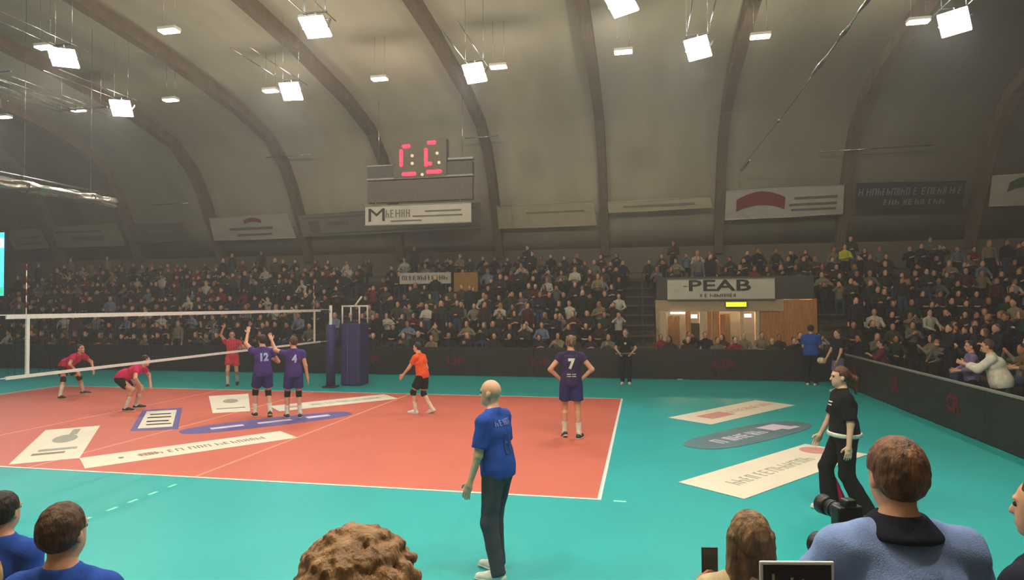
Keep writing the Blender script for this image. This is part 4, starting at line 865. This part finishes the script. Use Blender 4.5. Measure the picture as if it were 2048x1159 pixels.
# ball helpers at the far right corner
person('person in blue shirt with back turned in the far right court corner', (14.62, 8.3, 0), -20, 1.86, P(STAND, wristL=(-.2, .28, 1.0), wristR=(.2, .28, 1.0), g=1.15), SKIN, top=dict(mat=C_BLUE, sleeve=.7, hem=.08, grow=.03), bottom=dict(kind='trousers', mat=C_DKNAVY), shoes=(SHOE_W, SOLE), hair=(HAIR_DARK, 'short'))
person('ball helper in dark navy shirt holding a yellow volleyball at the hip', (14.98, 6.8, 0), 110, 1.78, P(STAND, wristL=(-.24, .20, .92), wristR=(.16, .30, .90), poleL=(-1, -.6, 0), hf=(.1, 1, 0), palmL=(1, .2, 0), palmR=(-1, .2, 0), curl=.4), SKIN, top=dict(mat=C_DKNAVY, sleeve=.6, hem=.06, grow=.02), bottom=dict(kind='shorts', mat=C_LILAC, len=.8), shoes=(SHOE_W, SOLE), hair=(HAIR_BROWN, 'short'), socks=(C_WHITE, .4))
def volleyball(loc, label):
    t = empty('volleyball', loc); tag(t, label, 'ball'); rr = .105; v, q = surf([ell((0, 0, 0), I3, (rr, rr, rr), .001)], .012)
    v = v / np.linalg.norm(v, axis=1)[:, None] * rr; add_obj('core', (v, q), mat('ball_yellow', srgb(214, 196, 70), .5, noise=.05), t, 1)
    MBL = mat('ball_panel', srgb(228, 226, 206), .5, noise=.05); c0 = v[q].mean(1); cn = c0 / np.linalg.norm(c0, axis=1)[:, None]
    for ax in range(3):
        m1 = np.abs(cn[:, ax]) > .80
        for s in (1, -1):
            qq = q[m1 & (cn[:, ax] * s > 0)]
            if len(qq): us, inv = np.unique(qq, return_inverse=True); add_obj('panel', (v[us] * 1.012, inv.reshape(qq.shape)), MBL if ax < 2 else mat('ball_blue', srgb(60, 90, 150), .5, noise=.05), t, 1)
volleyball((14.57, 6.98, .87), 'yellow and white volleyball held by the ball helper')
# standing people right behind the right barrier
r_, J_, k_ = person('person in white shirt leaning behind the right barrier, lifting both hands', (16.3, 1.30, 0), 62, 1.86, P(STAND, spine=(0, .30, 1), pelvis=(0, -.08, .93), wristL=(-.14, .48, 1.26), wristR=(.14, .48, 1.24), poleL=(-.5, -.4, -1), poleR=(.5, -.4, -1), hf=(0, 1, -.1), g=1.28, curl=.8, palmL=(1, 0, 0)), SKIN, top=dict(mat=C_WHITE, sleeve=1.75, hem=.10, grow=.04), bottom=dict(kind='trousers', mat=C_BLACK), shoes=(SHOE_D, SOLE), hair=(HAIR_BROWN, 'short'))
person('dark-haired person in lilac top left of the white shirt behind the barrier', (16.35, 2.35, 0), 80, 1.72, P(STAND, wristL=(-.12, .30, 1.12), wristR=(.12, .30, 1.12), poleL=(-1, -.3, -1), poleR=(1, -.3, -1), curl=.7), SKIN, top=dict(mat=C_LILAC, sleeve=1.6, hem=.08, grow=.024), bottom=dict(kind='trousers', mat=C_BLACK), shoes=(SHOE_D, SOLE), hair=(HAIR_DARK, 'short'))
person('long-haired blond person in tan top directly behind the white shirted one', (17.15, 1.75, 0), 75, 1.88, P(STAND, wristL=(-.14, .3, 1.15), wristR=(.14, .3, 1.15), poleL=(-1, -.3, -1), poleR=(1, -.3, -1)), SKIN, top=dict(mat=cloth('tan', srgb(120, 92, 66)), sleeve=1.6, hem=.08, grow=.024), bottom=dict(kind='trousers', mat=C_BLACK), shoes=(SHOE_D, SOLE), hair=(HAIR_BLOND, 'long'))
person('short-haired blond person in dark brown sweater at right edge behind the barrier', (17.1, .75, 0), 85, 1.9, P(STAND, wristL=(-.14, .3, 1.15), wristR=(.14, .3, 1.15), poleL=(-1, -.3, -1), poleR=(1, -.3, -1)), SKIN, top=dict(mat=cloth('brown', srgb(92, 66, 52)), sleeve=1.6, hem=.08, grow=.03, name='sweater'), bottom=dict(kind='trousers', mat=C_BLACK), shoes=(SHOE_D, SOLE), hair=(HAIR_BLOND, 'short'))
person('seated person in maroon top behind the right barrier near the far corner', (16.5, 8.0, .0), 80, 1.78, P(SIT, pelvis=(0, 0, .62), wristL=(-.08, .32, .98), wristR=(.08, .32, .98), poleL=(-1, -.3, -1), poleR=(1, -.3, -1), hf=(0, 1, -.25), curl=.8), SKIN, top=dict(mat=C_MAROON, sleeve=1.6, hem=.02, grow=.024), bottom=dict(kind='trousers', mat=C_BLACK), shoes=(SHOE_D, SOLE), hair=(HAIR_DARK, 'short'))
st_ = empty('stool', (16.58, 8.0, 0)); tag(st_, 'dark stool under the maroon clad person', 'stool'); MB().tube([(0, 0, .44), (0, 0, .48)], .19, 16).build('seat', BLACK, st_)
for a in range(4): MB().tube([(.12 * math.cos(a * 1.571 + .8), .12 * math.sin(a * 1.571 + .8), .44), (.2 * math.cos(a * 1.571 + .8), .2 * math.sin(a * 1.571 + .8), 0)], .014, 6).build('leg', STEEL, st_)

# ================================================================== FOREGROUND SPECTATORS
r_, J_, k_ = person('man in light blue sweater with dark collar, back to the camera at lower right', (10.38, -10.56, .33), 8, 1.76,
    P(STAND, spine=(0, .06, 1), wristL=(-.24, .34, 1.08), wristR=(.22, .34, 1.08), poleL=(-1, -.5, -.5), poleR=(1, -.5, -.5), hf=(-.1, 1, -.05), g=1.14, curl=.8), SKIN,
    top=dict(mat=C_LBLUE, sleeve=1.85, hem=.10, grow=.028, name='sweater', wr=.003), bottom=dict(kind='trousers', mat=C_DENIM), shoes=(SHOE_D, SOLE), hair=(hairm('chestnut', srgb(136, 92, 62), srgb(78, 52, 36)), 'receding', .014), collar=(C_DKNAVY, .045, .128, .080, .012), h=.011)
r_, J_, k_ = person('woman with long straight dark blond hair holding up a phone, lower right', (10.0, -9.95, 0), 5, 1.64,
    P(STAND, wristL=(-.24, .12, 1.355), wristR=(.2, .3, 1.1), poleL=(-.8, -.2, -1), poleR=(1, -.4, -.8), hf=(.1, 1, -.1), palmL=(.9, .3, 0), curl=1.1), SKIN3,
    top=dict(mat=C_CREAM, sleeve=1.2, hem=.08, grow=.02), bottom=dict(kind='trousers', mat=C_DENIM), shoes=(SHOE_W, SOLE), hair=(HAIR_DBLOND, 'long', .018), h=.011)
ph = empty('phone', (9.845, -9.80, 1.345), R(10)); tag(ph, 'black phone held up by the long haired woman', 'phone'); MB().box((-.037, -.005, -.075), (.037, .005, .075)).build('case', BLACK, ph, .004); MB().box((-.034, -.0065, -.07), (.034, -.005, .07)).build('display', mat('phone_glass', (.02, .02, .025), .1, .6), ph)
person('person with curly light brown hair at the bottom centre', (9.0, -11.66, .65), -5, 1.84, P(SIT, pelvis=(0, 0, .56), g=1.05), SKIN, top=dict(mat=C_SLATE, sleeve=1.7, hem=.02, grow=.022), bottom=dict(kind='trousers', mat=C_DENIM), shoes=(SHOE_D, SOLE), hair=(HAIR_CURL, 'curly', .02), h=.012)
person('person with short dark grey hair barely visible at the bottom edge', (8.95, -10.88, .33), 5, 1.72, P(SIT, pelvis=(0, 0, .54)), SKIN, top=dict(mat=C_BLACK, sleeve=1.7, hem=.02, grow=.022), bottom=dict(kind='trousers', mat=C_DENIM), shoes=(SHOE_D, SOLE), hair=(mat('hair_slate', srgb(70, 66, 66), .6, noise=.2, scale=30, bump=.4, bscale=80), 'short'), h=.012)
r_, J_, k_ = person('brown-haired man in blue team shirt at the lower left', (7.12, -10.55, .33), 12, 1.77, P(SIT, pelvis=(0, 0, .56), hf=(.12, 1, .0)), SKIN, top=dict(mat=C_BLUE, sleeve=.7, hem=.02, grow=.022), bottom=dict(kind='trousers', mat=C_SLATE), shoes=(SHOE_W, SOLE), hair=(HAIR_BROWN, 'short'), collar=(C_DKNAVY, .02, .070, .067), h=.011)
print_on(r_, J_, k_, '#5', .1, C_PRINT, (-.0, .45), width=.30, height=.045, bold=.01); print_on(r_, J_, k_, '#3', .1, C_PRINT, (-.0, .34), width=.2, height=.10)
person('dark-haired person in blue team shirt cut by the left edge', (6.15, -10.0, 0), 8, 1.54, P(STAND, hf=(0, 1, 0)), SKIN, top=dict(mat=C_BLUE, sleeve=.7, hem=.06, grow=.022), bottom=dict(kind='trousers', mat=C_SLATE), shoes=(SHOE_W, SOLE), hair=(HAIR_DARK, 'short'), collar=(C_DKNAVY, .02, .070, .067), h=.012)
person('blond person peeking in at the bottom left corner', (7.96, -11.62, .65), 0, 1.72, P(SIT, pelvis=(0, 0, .55), hf=(-.6, 1, 0)), SKIN, top=dict(mat=C_GREY, sleeve=1.7, hem=.02, grow=.022), bottom=dict(kind='trousers', mat=C_DENIM), shoes=(SHOE_D, SOLE), hair=(HAIR_BLOND, 'short'), h=.012)
person('brown-haired person in dark jacket cut by the right edge', (11.09, -10.0, 0), 40, 1.86, P(STAND, wristL=(-.10, .30, 1.22), wristR=(.14, .30, 1.12), poleL=(-1, -.4, -.8), poleR=(1, -.4, -.8), hf=(0, 1, 0), curl=.9), SKIN, top=dict(mat=C_DKNAVY, sleeve=1.35, hem=.08, grow=.024), bottom=dict(kind='trousers', mat=C_BLACK), shoes=(SHOE_D, SOLE), hair=(HAIR_BROWN, 'short'), h=.011)
# cameras on monopods, tablet on a stand
def photo_camera(loc, rz, pit, label, lens_len, zfloor):
    t = empty('photo_camera', loc, R(rz)); tag(t, label, 'camera'); M = Matrix.Rotation(R(pit), 4, 'X')
    def mv(p): return M @ Vector(p)
    MB().cbox((0, 0, 0), (.14, .07, .10), M).build('camera_body', BLACK, t, .012); MB().cbox((0, -.01, .065), (.06, .06, .04), M).build('viewfinder', BLACK, t, .01)
    MB().tube([mv((0, .03, 0)), mv((0, .05, 0)), mv((0, .05 + lens_len * .6, 0))], [.036, .04, .042], 20).build('lens', BLACK, t)
    MB().tube([mv((0, .05 + lens_len * .6, 0)), mv((0, .05 + lens_len, 0))], [.046, .052], 20).build('lens_hood', BLACK, t); MB().tube([mv((0, .09, 0)), mv((0, .10, 0))], .0435, 20).build('grip_ring', DARKMETAL, t)
    MB().tube([mv((0, .10, -.04)), (0, .12, zfloor - loc[2] + .02)], .013, 8).build('monopod', DARKMETAL, t); MB().tube([(0, .12, zfloor - loc[2]), (0, .12, zfloor - loc[2] + .04)], [.022, .015], 8).build('foot', BLACK, t)
photo_camera((10.55, -9.36, 1.465), 22, 0, 'black camera with long lens in front of the blue sweater', .14, 0)
photo_camera((10.38, -9.86, 1.45), 30, 0, 'black camera at the left elbow of the blue sweater man', .09, 0)
tb = empty('tablet', (10.0, -10.80, .33), R(10)); tag(tb, 'white framed tablet with dark screen on a slim stand', 'tablet')
MB().box((-.11, -.004, 1.28), (.11, .004, 1.43)).build('frame', mat('tablet_white', (.92, .92, .92), .3, .5, noise=.01), tb, .004); dsp = MB().box((-.10, -.0055, 1.288), (.10, -.004, 1.42)).build('display', mat('tablet_glass', (.012, .010, .016), .12, .6), tb)
for i, (x, z) in enumerate(((-.075, 1.385), (-.02, 1.375), (.012, 1.37), (.05, 1.36))): MB().box((x, -.0065, z - .012), (x + .008, -.0055, z + .008)).build('icon', mat('icon_grey', (.4, .4, .42), .4), dsp)
MB().tube([(0, .012, 0.02), (0, .012, 1.3)], .01, 8).build('pole', DARKMETAL, tb); MB().tube([(0, .012, 0), (0, .012, .02)], .12, 16).build('base', DARKMETAL, tb); MB().box((-.03, 0, 1.25), (.03, .03, 1.36)).build('clamp', BLACK, tb)

# ================================================================== THE CROWD
CROWD_H = .026
def crowd_mesh(name, S, style, h):
    J = joints(S); pr = body_prims(J, S, True)
    # looser clothes for coarse figures
    out = []
    for p in pr:
        tg = p[6] if p[0] == 'c' else p[5]
        if p[0] == 'c' and tg in (TT, TL): p = ('c', p[1], p[2], p[3] + .012, p[4] + .010, p[5], tg, p[7])
        elif p[0] == 'e' and tg in (TT, TL): p = ('e', p[1], p[2], p[3] + .012, p[4], tg)
        out.append(p)
    for n in 'LR':
        d = nrm(J['wr' + n] - J['el' + n]); out.append(cone(J['el' + n], J['el' + n] + .8 * (J['wr' + n] - J['el' + n]), .050, .040, .02, TT)); out.append(cone(J['wr' + n], J['wr' + n] + .11 * d, .032, .034, .02, TS))
    c, r, f, u = J['hc'], J['hr'], J['hf'], J['hu']; Mh = np.array([r, f, u])
    out += [ell(c + .045 * u - .03 * f, Mh, (.088, .092, .088), .005, TH), ell(c - .02 * u - .055 * f, Mh, (.078, .058, .075), .01, TH)]
    if style == 'long': out += [cone(c + s * .06 * r - .02 * f + .02 * u, c + s * .075 * r - .035 * f - .26 * u, .04, .035, .01, TH) for s in (-1, 0, 1)]
    v, q, t = surf(out, h, want_tags=True)
    ft = np.sort(t[q], 1)[:, 1]
    return v, q, ft
POSES = [(P(SIT), 'short'), (P(SIT, spine=(.05, .12, 1), twist=12, hf=(-.3, 1, 0)), 'short'), (P(SIT, spine=(-.05, -.06, 1), wristL=(-.05, .30, .95), wristR=(.05, .30, .95), poleL=(-1, -.2, -1), poleR=(1, -.2, -1), hf=(.25, 1, 0)), 'long'),
         (P(SIT, spine=(0, .25, 1), wristL=(-.1, .42, .72), wristR=(.1, .42, .72), hf=(-.15, 1, -.1)), 'short'), (P(SIT, wristL=(-.06, .34, 1.16), wristR=(.06, .34, 1.14), poleL=(-1, 0, -1), poleR=(1, 0, -1), hf=(0, 1, 0)), 'short'),
         (P(SIT, spine=(.06, .05, 1), twist=-15, wristL=(-.12, .22, .86), wristR=(.12, .22, .84), poleL=(-1, -.3, -.4), poleR=(1, -.3, -.4), hf=(.35, 1, 0)), 'long'),
         (P(STAND, wristL=(-.05, .30, 1.20), wristR=(.05, .30, 1.20), poleL=(-1, -.2, -1), poleR=(1, -.2, -1)), 'short'), (P(STAND, hf=(-.3, 1, 0), wristL=(-.26, .06, .82)), 'long')]
VAR = []
for S, st in POSES:
    v, q, ft = crowd_mesh('spectator', S, st, CROWD_H); me = np_mesh('spectator', v, q, None, mats=[C_BLACK, C_DKNAVY, SKIN, HAIR_DARK], midx=ft); VAR.append(me)
LOWV = [crowd_mesh('spectator', S, st, .042) for S, st in POSES]
TOPS = [('black', srgb(26, 25, 27), 13), ('charcoal', srgb(48, 46, 46), 12), ('navy', srgb(36, 38, 58), 10), ('dark brown', srgb(62, 46, 38), 8), ('olive', srgb(70, 68, 46), 6), ('dark green', srgb(40, 56, 46), 4), ('maroon', srgb(86, 36, 40), 4), ('grey', srgb(112, 110, 106), 7), ('beige', srgb(140, 126, 104), 5), ('white', srgb(200, 194, 184), 5), ('pale blue', srgb(120, 134, 160), 4), ('red', srgb(140, 40, 44), 2)]
for n_, c_, w_ in TOPS: cloth('crowd_' + n_.replace(' ', '_'), c_)
CYEL = cloth('crowd_yellow', srgb(214, 206, 40)); HAIRS = [HAIR_DARK, HAIR_BROWN, HAIR_DBLOND, HAIR_GREY, HAIR_BLOND]; HNAME = ['dark', 'brown', 'dark blond', 'grey', 'blond']; SKINS = [SKIN, SKIN2, SKIN3]
LEGS = [C_BLACK, C_DKNAVY, C_DENIM]
wts = [w for _, _, w in TOPS]
SPOTS = []
for i, (y, z) in enumerate(ROWS):
    x = -23.5 + rng.uniform(0, .5)
    while x < 26:
        xx = x + rng.uniform(-.06, .06); x += rng.uniform(.52, .66)
        if i < 7 and 9.6 < xx < 16.4: continue
        if -3.9 < xx < -2.9 or 8.7 < xx < 9.6: continue          # stair aisles
        if i in (5, 6) and -1.9 < xx < 2.4 and i == 6: continue
        if rng.random() < .07 + .012 * i: continue
        SPOTS.append((xx, y, z, rng.uniform(-14, 14) + 180, 'far', i))
for i, (x0, z) in enumerate(RROWS):
    y = -6 + rng.uniform(0, .5)
    while y < 9.4:
        yy = y; y += rng.uniform(.54, .7)
        if 4.6 < yy < 5.9: continue
        if rng.random() < .12: continue
        SPOTS.append((x0, yy, z, 90 + rng.uniform(-14, 14), 'right', i))
for xx, yy in ((10.2, 11.4), (11.2, 11.4), (11.8, 11.4), (12.4, 11.4), (13.1, 11.4), (13.7, 11.4), (14.3, 11.4), (15.0, 11.4), (15.6, 11.4), (10.5, 10.5), (11.1, 10.5), (12.1, 10.5), (12.7, 10.5), (13.9, 10.5), (14.6, 10.5), (15.2, 10.5)): SPOTS.append((xx, yy, .04 + (.12 if yy > 11 else 0), 180 + rng.uniform(-25, 25), 'door', 0))
def cam_px(p):
    d = Vector(p) - CAM; w = d.dot(cf)
    return (1024 + 1273.7 * d.dot(cr2) / w, 579.5 - 1273.7 * d.dot(cu2) / w, w) if w > .1 else (-9e9, 0, 1)
vis = []; 
for s in SPOTS:
    u_, v_, w_ = cam_px((s[0], s[1], s[2] + 1.1))
    vis.append((w_ if -15 < u_ < 2063 else 1e6 + w_, u_, s))
order = sorted(range(len(vis)), key=lambda i: vis[i][0])
LANDMARK = [(60, 'at the far left'), (230, 'left behind the net'), (400, 'behind the middle of the net'), (560, 'above the purple players'), (720, 'behind the referee stand'), (860, 'behind the orange player'), (1000, 'under the small stand sign'), (1120, 'left of player number 7'), (1240, 'behind player number 7'), (1330, 'left of the entrance'), (1480, 'at the entrance'), (1600, 'right of the entrance'), (1760, 'behind the corner of barriers'), (1900, 'behind the walking woman'), (3000, 'at the right edge')]
ORD = ['front', 'second', 'third', 'fourth', 'fifth', 'sixth', 'seventh', 'eighth', 'ninth', 'top']
stuffV, stuffQ, stuffM, sb0 = [], [], [], 0
seen_lab = {}
specials = {}
n_ind = 0
for rank, i in enumerate(order):
    w_, u_, (x, y, z, rz, where, row) = vis[i]
    if w_ >= 1e6: continue
    ti = rng.choices(range(len(TOPS)), wts)[0]; hi = rng.choices(range(5), (9, 7, 4, 3, 3))[0]; si = rng.randrange(3); li = rng.randrange(3)
    sit = rng.random() < .86
    if where == 'door': sit = True
    vi = rng.randrange(6) if sit else 6 + rng.randrange(2)
    zz = z if sit else z
    sc = rng.uniform(.92, 1.04)
    dx, dy = (0, 0) if sit else ((0, -.26) if where == 'far' else ((-.26, 0) if where == 'right' else (0, 0)))
    if n_ind < 292:
        n_ind += 1
        o = bpy.data.objects.new('spectator', VAR[vi]); link(o); o.location = (x + dx, y + dy, zz); o.rotation_euler = (0, 0, R(rz)); o.scale = (sc,) * 3
        lm = next(t for a, t in LANDMARK if u_ <= a)
        stand = {'far': ORD[row] + ' far row', 'right': ORD[row] + ' side row', 'door': 'low bench'}[where]
        for _try in range(25):
            lab = f'{"" if sit else "standing "}{HNAME[hi]}-haired spectator in {TOPS[ti][0]} top, {stand}, {lm}'
            if lab not in seen_lab: break
            ti = rng.choices(range(len(TOPS)), wts)[0]; hi = rng.choices(range(5), (9, 7, 4, 3, 3))[0]
        mt = MATS['cloth_crowd_' + TOPS[ti][0].replace(' ', '_')]
        for k, m in enumerate((mt, LEGS[li], SKINS[si], HAIRS[hi])): o.material_slots[k].link = 'OBJECT'; o.material_slots[k].material = m
        seen_lab.setdefault(lab, []).append(o)
        tag(o, lab, 'spectator', 'spectators in the stands')
    else:
        v, q, ft = LOWV[vi]; a = R(rz); ca, sa = math.cos(a), math.sin(a); vv = v * sc
        stuffV.append(np.stack([vv[:, 0] * ca - vv[:, 1] * sa + x + dx, vv[:, 0] * sa + vv[:, 1] * ca + y + dy, vv[:, 2] + zz], 1)); stuffQ.append(q + sb0); sb0 += len(v)
        mm_ = np.array([ti, len(TOPS) + li, len(TOPS) + 3 + si, len(TOPS) + 6 + hi]); stuffM.append(mm_[ft])
for lab, os_ in seen_lab.items():
    if len(os_) > 1:
        for o in os_: o['group'] = 'look-alike spectators: ' + lab
if stuffV:
    allm = [MATS['cloth_crowd_' + t[0].replace(' ', '_')] for t in TOPS] + LEGS + SKINS + HAIRS
    me = np_mesh('crowd', np.concatenate(stuffV), np.concatenate(stuffQ), None, mats=allm, midx=np.concatenate(stuffM))
    o = link(bpy.data.objects.new('crowd', me)); tag(o, 'dim mass of spectators filling the upper rows of the stands', 'crowd', kind='stuff')
# yellow-shirted fan high in the far stand
o = bpy.data.objects.new('spectator', VAR[6]); link(o); o.location = (18.0, 16.55, ROWS[8][1]); o.rotation_euler = (0, 0, R(185))
for k, m in enumerate((CYEL, C_BLACK, SKIN, HAIR_DBLOND)): o.material_slots[k].link = 'OBJECT'; o.material_slots[k].material = m
tag(o, 'standing fan in bright yellow shirt high up right of the entrance', 'spectator', 'spectators in the stands')
